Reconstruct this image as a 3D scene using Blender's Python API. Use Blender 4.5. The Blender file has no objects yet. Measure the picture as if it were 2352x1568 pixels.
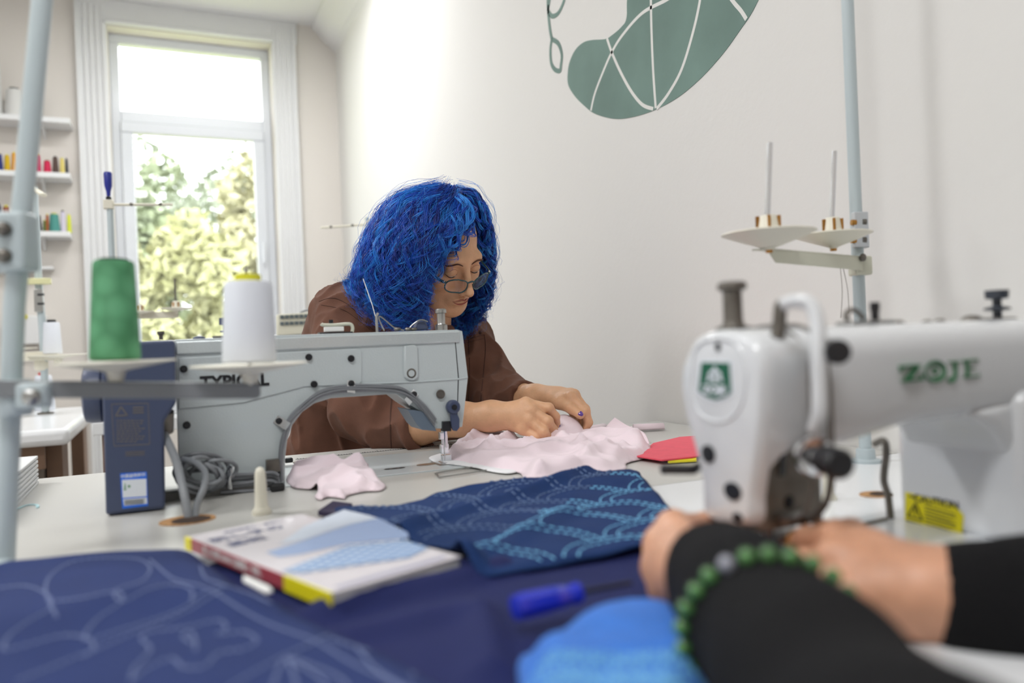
import bpy, bmesh, math, random
import numpy as np
from mathutils import Vector, Matrix, Quaternion
from mathutils.geometry import delaunay_2d_cdt, tessellate_polygon
random.seed(7)
rng = np.random.default_rng(11)
PI = math.pi
scene = bpy.context.scene
COL = scene.collection

# ---------------------------------------------------------------- camera
F_PX = 1800.0
ROLL = 0.04
TABLE = 0.76
CAM = Vector((0.0, 0.0, 0.96))
FWD = Vector((0.410, 0.912, 0.0)).normalized()
RGT = Vector((FWD.y, -FWD.x, 0.0))
UP = Vector((0, 0, 1))
cam_data = bpy.data.cameras.new('camera')
cam_data.sensor_width = 36.0
cam_data.lens = F_PX / 2352.0 * 36.0
cam_data.clip_start = 0.02
cam_data.clip_end = 200
cam_data.dof.use_dof = True
cam_data.dof.focus_distance = 1.52
cam_data.dof.aperture_fstop = 2.4
cam_data.dof.aperture_blades = 9
camera = bpy.data.objects.new('camera', cam_data)
COL.objects.link(camera)
_cr = RGT * math.cos(ROLL) - UP * math.sin(ROLL)
_cu = UP * math.cos(ROLL) + RGT * math.sin(ROLL)
_m = Matrix((_cr, _cu, -FWD)).transposed().to_4x4()
_m.translation = CAM
camera.matrix_world = _m
scene.camera = camera

def ray(x, y):
    u, v = x - 1176.0, y - 784.0
    c, s = math.cos(ROLL), math.sin(ROLL)
    return FWD + RGT * ((u * c - v * s) / F_PX) + UP * (-(v * c + u * s) / F_PX)
def P(x, y, d): return CAM + ray(x, y) * d            # photo point at forward distance d
def on(x, y, z=TABLE):                                # ... on a horizontal plane
    r = ray(x, y); return CAM + r * ((z - CAM.z) / r.z)
def onY(x, y, Y): r = ray(x, y); return CAM + r * (Y / r.y)
def onX(x, y, X): r = ray(x, y); return CAM + r * (X / r.x)

# ---------------------------------------------------------------- world, lamps, exposure
scene.view_settings.view_transform = 'Standard'
scene.view_settings.look = 'None'
scene.view_settings.gamma = 1
scene.view_settings.use_curve_mapping = False
scene.view_settings.exposure = 0.0
world = bpy.data.worlds.new('overcast_sky')
scene.world = world
world.use_nodes = True
_bg = world.node_tree.nodes['Background']
_bg.inputs[0].default_value = (0.93, 0.97, 1.0, 1)
_bg.inputs[1].default_value = 5.4
sun = bpy.data.objects.new('sun', bpy.data.lights.new('sun', 'SUN'))
sun.data.energy = 2.0
sun.data.angle = 0.02
sun.data.color = (1.0, 0.95, 0.85)
sun.rotation_euler = Vector((0.35, 0.62, -0.72)).to_track_quat('-Z', 'Y').to_euler()
COL.objects.link(sun)
CEIL_Z = 2.95
LAMPS = [(-0.70, -0.2, 1.25, 0.30, 30, 0.0), (0.30, 3.55, 1.0, 0.30, 26, 0.0), (-1.5, 1.8, 1.25, 0.3, 36, 0.0)]
for lx, ly, sx, sy, e, rz in LAMPS:                   # the light of each ceiling lamp (its housing is built below)
    L = bpy.data.lights.new('ceiling_lamp_light', 'AREA')
    L.shape = 'RECTANGLE'; L.size = sx; L.size_y = sy; L.energy = e
    L.color = (0.985, 0.99, 1.0)
    o = bpy.data.objects.new('ceiling_lamp_light', L)
    o.location = (lx, ly, CEIL_Z - 0.075); o.rotation_euler = (0, 0, rz)
    COL.objects.link(o)

# ---------------------------------------------------------------- materials
def srgb(r, g, b):
    f = lambda c: (c / 255 / 12.92) if c / 255 <= 0.04045 else ((c / 255 + 0.055) / 1.055) ** 2.4
    return (f(r), f(g), f(b), 1.0)
MATS = {}
def mat(name, rgb, rough=0.5, metal=0.0, noise=0.0, nscale=40, bump=0.0, bscale=200, sheen=0.0, trans=0.0, spec=0.5, alpha=1.0, emit=0, sss=0.0, coat=0.0, wave=None):
    if name in MATS: return MATS[name]
    m = bpy.data.materials.new(name); m.use_nodes = True
    nt = m.node_tree; b = nt.nodes['Principled BSDF']
    c = srgb(*rgb)
    b.inputs['Base Color'].default_value = c
    b.inputs['Roughness'].default_value = rough
    b.inputs['Metallic'].default_value = metal
    b.inputs['Specular IOR Level'].default_value = spec
    b.inputs['Transmission Weight'].default_value = trans
    b.inputs['Alpha'].default_value = alpha
    b.inputs['Sheen Weight'].default_value = sheen
    b.inputs['Coat Weight'].default_value = coat
    if sss:
        b.inputs['Subsurface Weight'].default_value = sss
        b.inputs['Subsurface Radius'].default_value = (0.012, 0.005, 0.003)
        b.inputs['Subsurface Scale'].default_value = 0.6
    if emit:
        b.inputs['Emission Color'].default_value = c
        b.inputs['Emission Strength'].default_value = emit
    tc = nt.nodes.new('ShaderNodeTexCoord')
    if noise:
        n = nt.nodes.new('ShaderNodeTexNoise'); n.inputs['Scale'].default_value = nscale; n.inputs['Detail'].default_value = 5
        nt.links.new(tc.outputs['Object'], n.inputs['Vector'])
        r = nt.nodes.new('ShaderNodeValToRGB')
        r.color_ramp.elements[0].position = 0.3; r.color_ramp.elements[1].position = 0.7
        r.color_ramp.elements[0].color = tuple(max(0, v * (1 - noise)) for v in c[:3]) + (1,)
        r.color_ramp.elements[1].color = tuple(min(1, v * (1 + noise)) for v in c[:3]) + (1,)
        nt.links.new(n.outputs['Fac'], r.inputs['Fac']); nt.links.new(r.outputs['Color'], b.inputs['Base Color'])
    if bump:
        n = nt.nodes.new('ShaderNodeTexNoise'); n.inputs['Scale'].default_value = bscale; n.inputs['Detail'].default_value = 3
        nt.links.new(tc.outputs['Object'], n.inputs['Vector'])
        bp = nt.nodes.new('ShaderNodeBump'); bp.inputs['Strength'].default_value = bump; bp.inputs['Distance'].default_value = 0.002
        nt.links.new(n.outputs['Fac'], bp.inputs['Height']); nt.links.new(bp.outputs['Normal'], b.inputs['Normal'])
    MATS[name] = m
    return m
M_wall = mat('plaster', (226, 225, 222), 0.85, bump=0.25, bscale=60)
M_wallw = mat('plaster_warm', (222, 217, 211), 0.85, bump=0.2, bscale=60)
M_ceil = mat('ceiling_paint', (238, 238, 238), 0.9)
M_trim = mat('gloss_trim_white', (228, 229, 230), 0.35)
M_pvc = mat('window_plastic', (222, 226, 232), 0.25)
M_floor = mat('floor_vinyl', (172, 166, 160), 0.5, noise=0.1, nscale=6)
M_grayT = mat('grey_laminate', (202, 201, 196), 0.32, noise=0.02, nscale=300)
M_whiteT = mat('white_laminate', (232, 234, 236), 0.22)
M_m1 = mat('pale_grey_enamel', (196, 205, 207), 0.30, bump=0.15, bscale=400, coat=0.3)
M_m2 = mat('white_enamel', (222, 225, 228), 0.22, coat=0.4)
M_navyp = mat('slate_blue_plastic', (66, 76, 104), 0.38)
M_black = mat('black_plastic', (24, 25, 30), 0.35)
M_rubber = mat('black_rubber', (30, 30, 32), 0.7)
M_chrome = mat('chrome', (220, 222, 226), 0.12, metal=1.0)
M_steel = mat('steel', (170, 170, 168), 0.3, metal=1.0)
M_dsteel = mat('dull_steel', (120, 116, 110), 0.42, metal=0.9, noise=0.25, nscale=60)
M_brass = mat('brass', (176, 128, 66), 0.35, metal=1.0)
M_pole = mat('grey_blue_powder_coat', (184, 196, 200), 0.35)
M_bar = mat('grey_bar', (128, 131, 134), 0.45)
M_cream = mat('cream_plastic', (226, 222, 206), 0.4)
M_creamp = mat('cream_enamel', (205, 205, 188), 0.4)
M_cable = mat('grey_cable', (134, 138, 143), 0.42)
M_dcable = mat('dark_grey_cable', (116, 119, 124), 0.5)
M_skin = mat('skin', (216, 168, 130), 0.48, noise=0.07, nscale=55, sss=0.12, bump=0.25, bscale=260)
M_skin2 = mat('skin_rosy', (206, 154, 124), 0.45, noise=0.12, nscale=45, sss=0.12, bump=0.2, bscale=240)
M_shirt = mat('brown_cotton', (106, 70, 54), 0.9, noise=0.10, nscale=35, bump=0.5, bscale=900, sheen=0.05)
M_shirtd = mat('brown_seam', (78, 50, 40), 0.9)
M_hair = mat('blue_hair', (22, 84, 196), 0.34, noise=0.0, spec=0.6)
M_hair2 = mat('blue_hair_highlight', (48, 146, 236), 0.30, spec=0.6)
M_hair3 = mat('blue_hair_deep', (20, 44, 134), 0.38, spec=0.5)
M_pink = mat('pale_pink_cotton', (244, 226, 233), 0.85, sheen=0.2, bump=0.3, bscale=900, sss=0.0)
M_red = mat('coral_red_cotton', (226, 78, 96), 0.85, noise=0.05, nscale=60, sheen=0.1)
M_yel = mat('yellow_cloth', (236, 222, 40), 0.7)
M_navy = mat('navy_cotton', (20, 50, 100), 0.8, noise=0.08, nscale=30, bump=0.4, bscale=1100, spec=0.25)
M_navy2 = mat('royal_navy_cotton', (28, 36, 86), 0.8, noise=0.05, nscale=25, bump=0.4, bscale=1100, spec=0.25)
M_navy3 = mat('indigo_cotton', (38, 54, 104), 0.8, noise=0.06, nscale=25, bump=0.4, bscale=1100, spec=0.25)
M_bright = mat('bright_blue_cotton', (36, 112, 206), 0.7, noise=0.1, nscale=60, bump=0.5, bscale=900, sheen=0.1)
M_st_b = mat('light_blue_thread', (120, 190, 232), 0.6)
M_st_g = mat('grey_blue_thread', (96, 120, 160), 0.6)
M_st_w = mat('pale_thread', (112, 126, 168), 0.6)
M_wood = mat('brown_laminate', (128, 100, 80), 0.5, noise=0.1, nscale=12)
M_woodl = mat('light_wood_edge', (214, 186, 158), 0.5)
M_cork = mat('raw_chipboard', (178, 136, 92), 0.9, noise=0.3, nscale=200)
M_blacks = mat('black_knit', (20, 20, 22), 0.9, spec=0.2, bump=0.5, bscale=900)
M_paper = mat('paper', (240, 240, 238), 0.6)
M_bluegreen = mat('teal_glasses_frame', (12, 66, 74), 0.18, coat=0.5)
M_glass = bpy.data.materials.new('lens_glass'); M_glass.use_nodes = True
_t = M_glass.node_tree; _t.nodes.clear()
_o = _t.nodes.new('ShaderNodeOutputMaterial'); _a = _t.nodes.new('ShaderNodeBsdfTransparent'); _g = _t.nodes.new('ShaderNodeBsdfGlossy'); _x = _t.nodes.new('ShaderNodeMixShader')
_g.inputs['Roughness'].default_value = 0.03; _x.inputs[0].default_value = 0.05
_t.links.new(_a.outputs[0], _x.inputs[1]); _t.links.new(_g.outputs[0], _x.inputs[2]); _t.links.new(_x.outputs[0], _o.inputs[0])
M_green = mat('green_mural_paint', (112, 138, 130), 0.8, noise=0.14, nscale=5)
M_beige = mat('beige_mural_paint', (224, 220, 210), 0.85)
M_lines = mat('mural_line_white', (226, 226, 222), 0.8)

# ---------------------------------------------------------------- mesh builder
class MB:
    def __init__(s): s.v = []; s.f = []; s.mi = []; s.n = 0
    def add(s, vs, fs, mi=0):
        b = s.n
        s.v.extend([tuple(v) for v in vs]); s.n += len(vs)
        s.f.extend([tuple(i + b for i in f) for f in fs]); s.mi.extend([mi] * len(fs))
    def box(s, c, size, M=None, mi=0):
        c = Vector(c); hx, hy, hz = [a / 2 for a in size]
        vs = [Vector((x, y, z)) for x in (-hx, hx) for y in (-hy, hy) for z in (-hz, hz)]
        if M is not None: vs = [M @ v for v in vs]
        s.add([c + v for v in vs], [(0, 1, 3, 2), (4, 6, 7, 5), (0, 4, 5, 1), (2, 3, 7, 6), (0, 2, 6, 4), (1, 5, 7, 3)], mi)
        return s
    def lathe(s, c, axis, prof, n=24, mi=0, caps=True):
        c = Vector(c); a = Vector(axis).normalized()
        q = a.to_track_quat('Z', 'Y').to_matrix()
        vs = []
        for (r, h) in prof:
            for k in range(n):
                t = 2 * PI * k / n
                vs.append(c + q @ Vector((r * math.cos(t), r * math.sin(t), h)))
        fs = []
        for i in range(len(prof) - 1):
            for k in range(n):
                a0 = i * n + k; a1 = i * n + (k + 1) % n
                fs.append((a0, a1, a1 + n, a0 + n))
        if caps:
            fs.append(tuple(reversed(range(n)))); fs.append(tuple((len(prof) - 1) * n + k for k in range(n)))
        s.add(vs, fs, mi); return s
    def cyl(s, p0, p1, r0, r1=None, n=20, mi=0):
        p0, p1 = Vector(p0), Vector(p1)
        return s.lathe(p0, p1 - p0, [(r0, 0), (r1 if r1 is not None else r0, (p1 - p0).length)], n, mi)
    def tube(s, path, r, n=8, mi=0, closed=False, flat=1.0):
        pts = [Vector(p) for p in path]; m = len(pts)
        rs = r if hasattr(r, '__len__') else [r] * m
        ref = None; vs = []
        for i in range(m):
            a = pts[(i - 1) % m] if (i > 0 or closed) else pts[i]
            b = pts[(i + 1) % m] if (i < m - 1 or closed) else pts[i]
            t = (b - a).normalized()
            if ref is None:
                ref = t.orthogonal().normalized()
                if abs(t.z) < 0.9: ref = (UP - t * t.z).normalized()
            ref = (ref - t * ref.dot(t)).normalized(); bn = t.cross(ref)
            for k in range(n):
                th = 2 * PI * k / n
                vs.append(pts[i] + ref * (rs[i] * flat * math.cos(th)) + bn * (rs[i] * math.sin(th)))
        fs = []
        for i in range(m if closed else m - 1):
            for k in range(n):
                a0 = i * n + k; a1 = i * n + (k + 1) % n
                b0 = ((i + 1) % m) * n + k; b1 = ((i + 1) % m) * n + (k + 1) % n
                fs.append((a0, a1, b1, b0))
        if not closed:
            fs.append(tuple(reversed(range(n)))); fs.append(tuple((m - 1) * n + k for k in range(n)))
        s.add(vs, fs, mi); return s
    def sphere(s, c, r, n=12, mi=0, M=None):
        c = Vector(c); r3 = r if hasattr(r, '__len__') else (r, r, r)
        vs = [Vector((0, 0, r3[2]))]; fs = []
        for i in range(1, n):
            ph = PI * i / n
            for k in range(2 * n):
                th = PI * k / n
                vs.append(Vector((r3[0] * math.sin(ph) * math.cos(th), r3[1] * math.sin(ph) * math.sin(th), r3[2] * math.cos(ph))))
        vs.append(Vector((0, 0, -r3[2]))); w = 2 * n
        for k in range(w): fs.append((0, 1 + k, 1 + (k + 1) % w))
        for i in range(n - 2):
            for k in range(w):
                a = 1 + i * w + k; b = 1 + i * w + (k + 1) % w
                fs.append((a, a + w, b + w, b))
        e = len(vs) - 1
        for k in range(w): fs.append((e, 1 + (n - 2) * w + (k + 1) % w, 1 + (n - 2) * w + k))
        if M is not None: vs = [M @ v for v in vs]
        s.add([c + v for v in vs], fs, mi); return s
    def prism(s, poly, vec, mi=0):
        poly = [Vector(p) for p in poly]; vec = Vector(vec); n = len(poly)
        vs = poly + [p + vec for p in poly]
        tri = tessellate_polygon([poly])
        fs = [tuple(t) for t in tri] + [tuple(n + i for i in reversed(t)) for t in tri]
        fs += [(i, (i + 1) % n, n + (i + 1) % n, n + i) for i in range(n)]
        s.add(vs, fs, mi); return s
    def build(s, name, mats, parent=None, smooth=35, bevel=0, bseg=3, subd=0, solid=0, merge=False, fix=True):
        me = bpy.data.meshes.new(name)
        me.from_pydata(s.v, [], s.f)
        mats = mats if isinstance(mats, (list, tuple)) else [mats]
        for m in mats: me.materials.append(m)
        if len(mats) > 1: me.polygons.foreach_set('material_index', s.mi)
        if fix or merge:
            bm = bmesh.new(); bm.from_mesh(me)
            if merge: bmesh.ops.remove_doubles(bm, verts=bm.verts, dist=merge if isinstance(merge, float) else 1e-5)
            if fix: bmesh.ops.recalc_face_normals(bm, faces=bm.faces)
            bm.to_mesh(me); bm.free()
        if smooth:
            me.polygons.foreach_set('use_smooth', [True] * len(me.polygons))
            if smooth < 180: me.set_sharp_from_angle(angle=math.radians(smooth))
        o = bpy.data.objects.new(name, me); COL.objects.link(o)
        if parent is not None:
            o.parent = parent; o.matrix_parent_inverse = parent.matrix_world.inverted()
        if bevel:
            b = o.modifiers.new('bevel', 'BEVEL'); b.width = bevel; b.segments = bseg; b.limit_method = 'ANGLE'; b.angle_limit = math.radians(30)
            b.harden_normals = False
        if solid:
            b = o.modifiers.new('thickness', 'SOLIDIFY'); b.thickness = solid; b.offset = 1.0
        if subd:
            b = o.modifiers.new('subdivision', 'SUBSURF'); b.levels = subd; b.render_levels = subd
        return o
def tag(o, label=None, cat=None, group=None, kind=None):
    if label: o['label'] = label
    if cat: o['category'] = cat
    if group: o['group'] = group
    if kind: o['kind'] = kind
    return o
def thing(name, loc, label, cat, group=None, kind=None):
    o = bpy.data.objects.new(name, None); o.location = loc; COL.objects.link(o)
    o.empty_display_size = 0.05
    o.matrix_world = Matrix.Translation(Vector(loc))
    return tag(o, label, cat, group, kind)
def kids(o): return [c for c in bpy.data.objects if c.parent == o]
def copy_tree(o, parent=None):
    c = o.copy(); COL.objects.link(c)
    if parent is not None: c.parent = parent
    for ch in kids(o): copy_tree(ch, c)
    return c
def smooth_path(pts, n=8, closed=False):              # Catmull-Rom
    pts = [Vector(p) for p in pts]; m = len(pts); out = []
    for i in range(m if closed else m - 1):
        if closed: a, b, c, d = pts[(i - 1) % m], pts[i], pts[(i + 1) % m], pts[(i + 2) % m]
        else: a, b, c, d = pts[max(i - 1, 0)], pts[i], pts[i + 1], pts[min(i + 2, m - 1)]
        for k in range(n):
            t = k / n
            out.append(0.5 * ((2 * b) + (c - a) * t + (2 * a - 5 * b + 4 * c - d) * t * t + (3 * b - a - 3 * c + d) * t ** 3))
    if not closed: out.append(pts[-1])
    return out
def text_mesh(name, body, size, m, parent, M, extrude=0.0003, offset=0.0, align='CENTER', sx=1.0):
    cu = bpy.data.curves.new(name, 'FONT'); cu.body = body; cu.size = size; cu.extrude = extrude; cu.offset = offset
    cu.align_x = align; cu.align_y = 'CENTER'; cu.resolution_u = 3
    t = bpy.data.objects.new(name + '_src', cu); COL.objects.link(t)
    bpy.context.view_layer.update()
    me = bpy.data.meshes.new_from_object(t.evaluated_get(bpy.context.evaluated_depsgraph_get()))
    bpy.data.objects.remove(t)
    me.name = name; me.materials.clear(); me.materials.append(m)
    me.transform(M @ Matrix.Diagonal((sx, 1, 1, 1)))
    o = bpy.data.objects.new(name, me); COL.objects.link(o)
    if parent is not None:
        o.parent = parent; o.matrix_parent_inverse = parent.matrix_world.inverted()
    return o
def frame(o, x, y):                                   # matrix with given origin, x axis, y axis
    x = Vector(x).normalized(); y = Vector(y); y = (y - x * y.dot(x)).normalized(); z = x.cross(y)
    m = Matrix((x, y, z)).transposed().to_4x4(); m.translation = Vector(o); return m

# ---------------------------------------------------------------- signed distance modelling
def V(*a): return np.array(a, dtype=np.float64)
def s_ell(p, c, r, R=None):
    q = p - np.asarray(c)
    if R is not None: q = q @ R
    r = np.asarray(r, dtype=np.float64)
    k0 = np.linalg.norm(q / r, axis=1); k1 = np.linalg.norm(q / (r * r), axis=1) + 1e-9
    return k0 * (k0 - 1.0) / k1
def s_cap(p, a, b, ra, rb):
    a = np.asarray(a, dtype=np.float64); b = np.asarray(b, dtype=np.float64)
    ba = b - a; pa = p - a
    h = np.clip(pa @ ba / (ba @ ba + 1e-12), 0, 1)
    return np.linalg.norm(pa - h[:, None] * ba, axis=1) - (ra + (rb - ra) * h)
def smin(a, b, k):
    h = np.maximum(k - np.abs(a - b), 0) / k
    return np.minimum(a, b) - h * h * k * 0.25
def smax(a, b, k): return -smin(-a, -b, k)
def surfnet(f, lo, hi, h):
    lo = np.array(lo, float); n = np.ceil((np.array(hi, float) - lo) / h).astype(int) + 1
    B = 12
    val = np.empty(n, dtype=np.float32)
    for i in range(0, n[0], B):
        for j in range(0, n[1], B):
            for k in range(0, n[2], B):
                e = np.minimum(n, [i + B, j + B, k + B])
                g = [np.arange(s, t) for s, t in zip((i, j, k), e)]
                c = lo + h * np.array([(i + e[0]) / 2, (j + e[1]) / 2, (k + e[2]) / 2])
                d = float(f(c[None])[0])
                if abs(d) > B * h * 0.9 * 1.35 + 0.004:
                    val[i:e[0], j:e[1], k:e[2]] = d; continue
                X = np.stack(np.meshgrid(*g, indexing='ij'), -1).reshape(-1, 3) * h + lo
                val[i:e[0], j:e[1], k:e[2]] = f(X).reshape([len(a) for a in g])
    ins = val < 0
    C = [(x, y, z) for x in (0, 1) for y in (0, 1) for z in (0, 1)]
    sl = lambda A, c: A[c[0]:n[0] - 1 + c[0], c[1]:n[1] - 1 + c[1], c[2]:n[2] - 1 + c[2]]
    cnt = sum(sl(ins, c).astype(np.int8) for c in C)
    mask = (cnt > 0) & (cnt < 8)
    idx = np.argwhere(mask)
    vid = -np.ones(mask.shape, dtype=np.int64); vid[mask] = np.arange(len(idx))
    acc = np.zeros((len(idx), 3)); num = np.zeros(len(idx))
    for a in range(8):
        for b in range(a + 1, 8):
            ca, cb = np.array(C[a]), np.array(C[b])
            if np.abs(ca - cb).sum() != 1: continue
            va = val[tuple((idx + ca).T)]; vb = val[tuple((idx + cb).T)]
            m = (va < 0) != (vb < 0)
            t = np.where(m, va / np.where(m, va - vb, 1), 0)
            acc += np.where(m[:, None], ca + (cb - ca) * t[:, None], 0); num += m
    vs = (idx + acc / num[:, None]) * h + lo
    fs = []
    for ax in range(3):
        o1, o2 = [(1, 2), (2, 0), (0, 1)][ax]
        s0 = [slice(None)] * 3; s1 = [slice(None)] * 3
        s0[ax] = slice(0, -1); s1[ax] = slice(1, None)
        for q in (o1, o2): s0[q] = slice(1, -1); s1[q] = slice(1, -1)
        A = ins[tuple(s0)]; Bm = ins[tuple(s1)]
        e = np.argwhere(A != Bm)
        if not len(e): continue
        base = e.copy(); base[:, o1] += 1; base[:, o2] += 1
        d1 = np.zeros(3, int); d1[o1] = 1; d2 = np.zeros(3, int); d2[o2] = 1
        q = np.stack([vid[tuple((base - d1 - d2).T)], vid[tuple((base - d2).T)], vid[tuple(base.T)], vid[tuple((base - d1).T)]], 1)
        fl = A[tuple(e.T)]
        q[~fl] = q[~fl][:, ::-1]
        fs.append(q)
    return vs, np.concatenate(fs)
def np_mesh(name, vs, fs, m, parent=None, smooth=True, mi=None):
    me = bpy.data.meshes.new(name)
    k = fs.shape[1]
    me.vertices.add(len(vs)); me.vertices.foreach_set('co', np.asarray(vs, dtype=np.float32).ravel())
    me.loops.add(fs.size); me.loops.foreach_set('vertex_index', fs.ravel().astype(np.int32))
    me.polygons.add(len(fs)); me.polygons.foreach_set('loop_start', np.arange(0, fs.size, k, dtype=np.int32))
    me.update(calc_edges=True)
    for x in (m if isinstance(m, (list, tuple)) else [m]): me.materials.append(x)
    if mi is not None: me.polygons.foreach_set('material_index', np.asarray(mi, dtype=np.int32))
    if smooth: me.polygons.foreach_set('use_smooth', np.ones(len(fs), bool))
    me.validate()
    o = bpy.data.objects.new(name, me); COL.objects.link(o)
    if parent is not None:
        o.parent = parent; o.matrix_parent_inverse = parent.matrix_world.inverted()
    return o
def wob(p, s, seed=0):                                # smooth pseudo noise in -1..1
    r = np.random.default_rng(seed); out = 0
    for i in range(5):
        k = r.normal(size=3); k /= np.linalg.norm(k); k *= s * (1 + 0.45 * i)
        out = out + np.sin(p @ k + r.uniform(0, 6.28) + 1.3 * np.sin(p @ (k[[2, 0, 1]] * 0.6) + i)) / (1 + 0.5 * i)
    return out / 2.6
# ================================================================ the room
XW, YW = 1.064, 4.88
X0, Y0 = -2.7, -1.7
def struct(name, mb, m, parent=None, **k):
    o = mb.build(name, m, parent, **k)
    if parent is None: tag(o, kind='structure')
    return o
T = 0.30
struct('floor', MB().box(((X0 + XW) / 2, (Y0 + YW) / 2, -0.05), (XW - X0 + 2 * T, YW - Y0 + 2 * T, 0.1)), M_floor, smooth=0)
struct('ceiling', MB().box(((X0 + XW) / 2, (Y0 + YW) / 2, CEIL_Z + 0.05), (XW - X0 + 2 * T, YW - Y0 + 2 * T, 0.1)), M_ceil, smooth=0)
struct('wall_right', MB().box((XW + T / 2, (Y0 + YW) / 2, CEIL_Z / 2), (T, YW - Y0 + 2 * T, CEIL_Z)), M_wall, smooth=0)
struct('wall_left', MB().box((X0 - T / 2, (Y0 + YW) / 2, CEIL_Z / 2), (T, YW - Y0 + 2 * T, CEIL_Z)), M_wallw, smooth=0)
struct('wall_back', MB().box(((X0 + XW) / 2, Y0 - T / 2, CEIL_Z / 2), (XW - X0, T, CEIL_Z)), M_wall, smooth=0)
# window opening
wl = onY(262, 430, YW + 0.12).x; wr = onY(628, 430, YW + 0.12).x
wt = onY(440, 98, YW + 0.12).z
wb = 0.90
ol, orr, ot = wl, wr, wt                        # opening in wall
mb = MB()
cy = YW + T / 2
mb.box(((X0 + ol) / 2, cy, CEIL_Z / 2), (ol - X0, T, CEIL_Z))
mb.box(((orr + XW) / 2, cy, CEIL_Z / 2), (XW - orr, T, CEIL_Z))
mb.box(((ol + orr) / 2, cy, wb / 2), (orr - ol, T, wb))
mb.box(((ol + orr) / 2, cy, (ot + CEIL_Z) / 2), (orr - ol, T, CEIL_Z - ot))
struct('wall_far', mb, M_wallw, smooth=0)
# cornice along the mural wall
prof = [(0, 0), (-0.14, 0), (-0.14, -0.02), (-0.125, -0.028), (-0.105, -0.045), (-0.085, -0.075), (-0.06, -0.1), (-0.035, -0.112), (-0.03, -0.13), (-0.012, -0.135), (0, -0.15)]
mb = MB(); mb.prism([(XW + a, Y0, CEIL_Z + b) for a, b in prof], (0, YW - Y0, 0))
struct('trim_1', mb, M_ceil, smooth=50)
# casing (fluted boards round the opening)
cw = 0.155
def flutes(a, b, z0, z1, sgn):
    mb = MB(); n = 5; w = (b - a)
    mb.box(((a + b) / 2, YW - 0.008, (z0 + z1) / 2), (w, 0.016, z1 - z0))
    for i in range(n):
        x = a + w * (i + 0.5) / n
        mb.cyl((x, YW - 0.016, z0), (x, YW - 0.016, z1), w / n * 0.36, n=10)
    mb.box((a + 0.006 if sgn < 0 else b - 0.006, YW - 0.02, (z0 + z1) / 2), (0.012, 0.04, z1 - z0))
    return mb
struct('trim_2', flutes(ol - cw, ol - 0.004, 0.0, ot + 0.1, -1), M_trim, smooth=40)
struct('trim_3', flutes(orr + 0.004, orr + cw * 0.9, 0.0, ot + 0.1, 1), M_trim, smooth=40)
mb = MB(); mb.box(((ol + orr) / 2, YW - 0.01, ot + 0.075), (orr - ol + 2 * cw, 0.02, 0.13))
mb.box(((ol + orr) / 2, YW - 0.03, ot + 0.15), (orr - ol + 2 * cw + 0.02, 0.06, 0.03))
mb.box(((ol + orr) / 2, YW - 0.02, ot + 0.015), (orr - ol + 0.02, 0.04, 0.02))
struct('trim_4', mb, M_trim, bevel=0.006)
# window unit
win = thing('window_1', ((ol + orr) / 2, YW + 0.15, wb), None, None, kind='structure')
fy = YW + 0.15
def zat(y, x=450): return onY(x, y, fy).z
zt_m = zat(283); 
fr = MB()
fw = 0.06
def bars(mb, a, b, c, d, w, dep, y):
    mb.box(((a + b) / 2, y, d - w / 2), (b - a, dep, w)); mb.box(((a + b) / 2, y, c + w / 2), (b - a, dep, w))
    mb.box((a + w / 2, y, (c + d) / 2), (w, dep, d - c - 2 * w)); mb.box((b - w / 2, y, (c + d) / 2), (w, dep, d - c - 2 * w))
bars(fr, ol, orr, wb, ot, 0.05, 0.07, fy)
fr.box(((ol + orr) / 2, fy, zt_m), (orr - ol - 0.1, 0.068, 0.07))
fr.build('window_frame', M_pvc, win, bevel=0.006)
sa = MB(); bars(sa, ol + 0.045, orr - 0.045, wb + 0.045, zt_m - 0.03, 0.065, 0.06, fy - 0.025)
so = sa.build('window_sash', M_pvc, win, bevel=0.008)
MB().cyl((orr - 0.075, fy - 0.085, 1.5), (orr - 0.075, fy - 0.085, 1.62), 0.009).build('window_handle', M_pvc, win)
gl = bpy.data.materials.new('window_glass'); gl.use_nodes = True
nt = gl.node_tree; nt.nodes.clear()
a = nt.nodes.new('ShaderNodeOutputMaterial'); b = nt.nodes.new('ShaderNodeBsdfTransparent'); g = nt.nodes.new('ShaderNodeBsdfGlossy'); mx = nt.nodes.new('ShaderNodeMixShader')
g.inputs['Roughness'].default_value = 0.02; mx.inputs[0].default_value = 0.05
nt.links.new(b.outputs[0], mx.inputs[1]); nt.links.new(g.outputs[0], mx.inputs[2]); nt.links.new(mx.outputs[0], a.inputs[0])
MB().box(((ol + orr) / 2, fy, (zt_m + ot) / 2), (orr - ol - 0.1, 0.008, ot - zt_m - 0.1)).build('window_pane', gl, win, smooth=0)
MB().box(((ol + orr) / 2, fy - 0.02, (zt_m + wb) / 2), (orr - ol - 0.21, 0.008, zt_m - wb - 0.2)).build('window_pane', gl, win, smooth=0)
struct('trim_5', MB().box(((ol + orr) / 2, YW + 0.04, wb - 0.012), (orr - ol + 0.1, 0.22, 0.024)), M_trim, bevel=0.006)
MBd = MB(); MBd.box((0.5 * (X0 + XW), YW - 0.008, 0.05), (XW - X0, 0.016, 0.1)); struct('baseboard_far', MBd, M_trim, bevel=0.004)
struct('baseboard_right', MB().box((XW - 0.008, (Y0 + YW) / 2, 0.05), (0.016, YW - Y0, 0.1)), M_trim, bevel=0.004)
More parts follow.
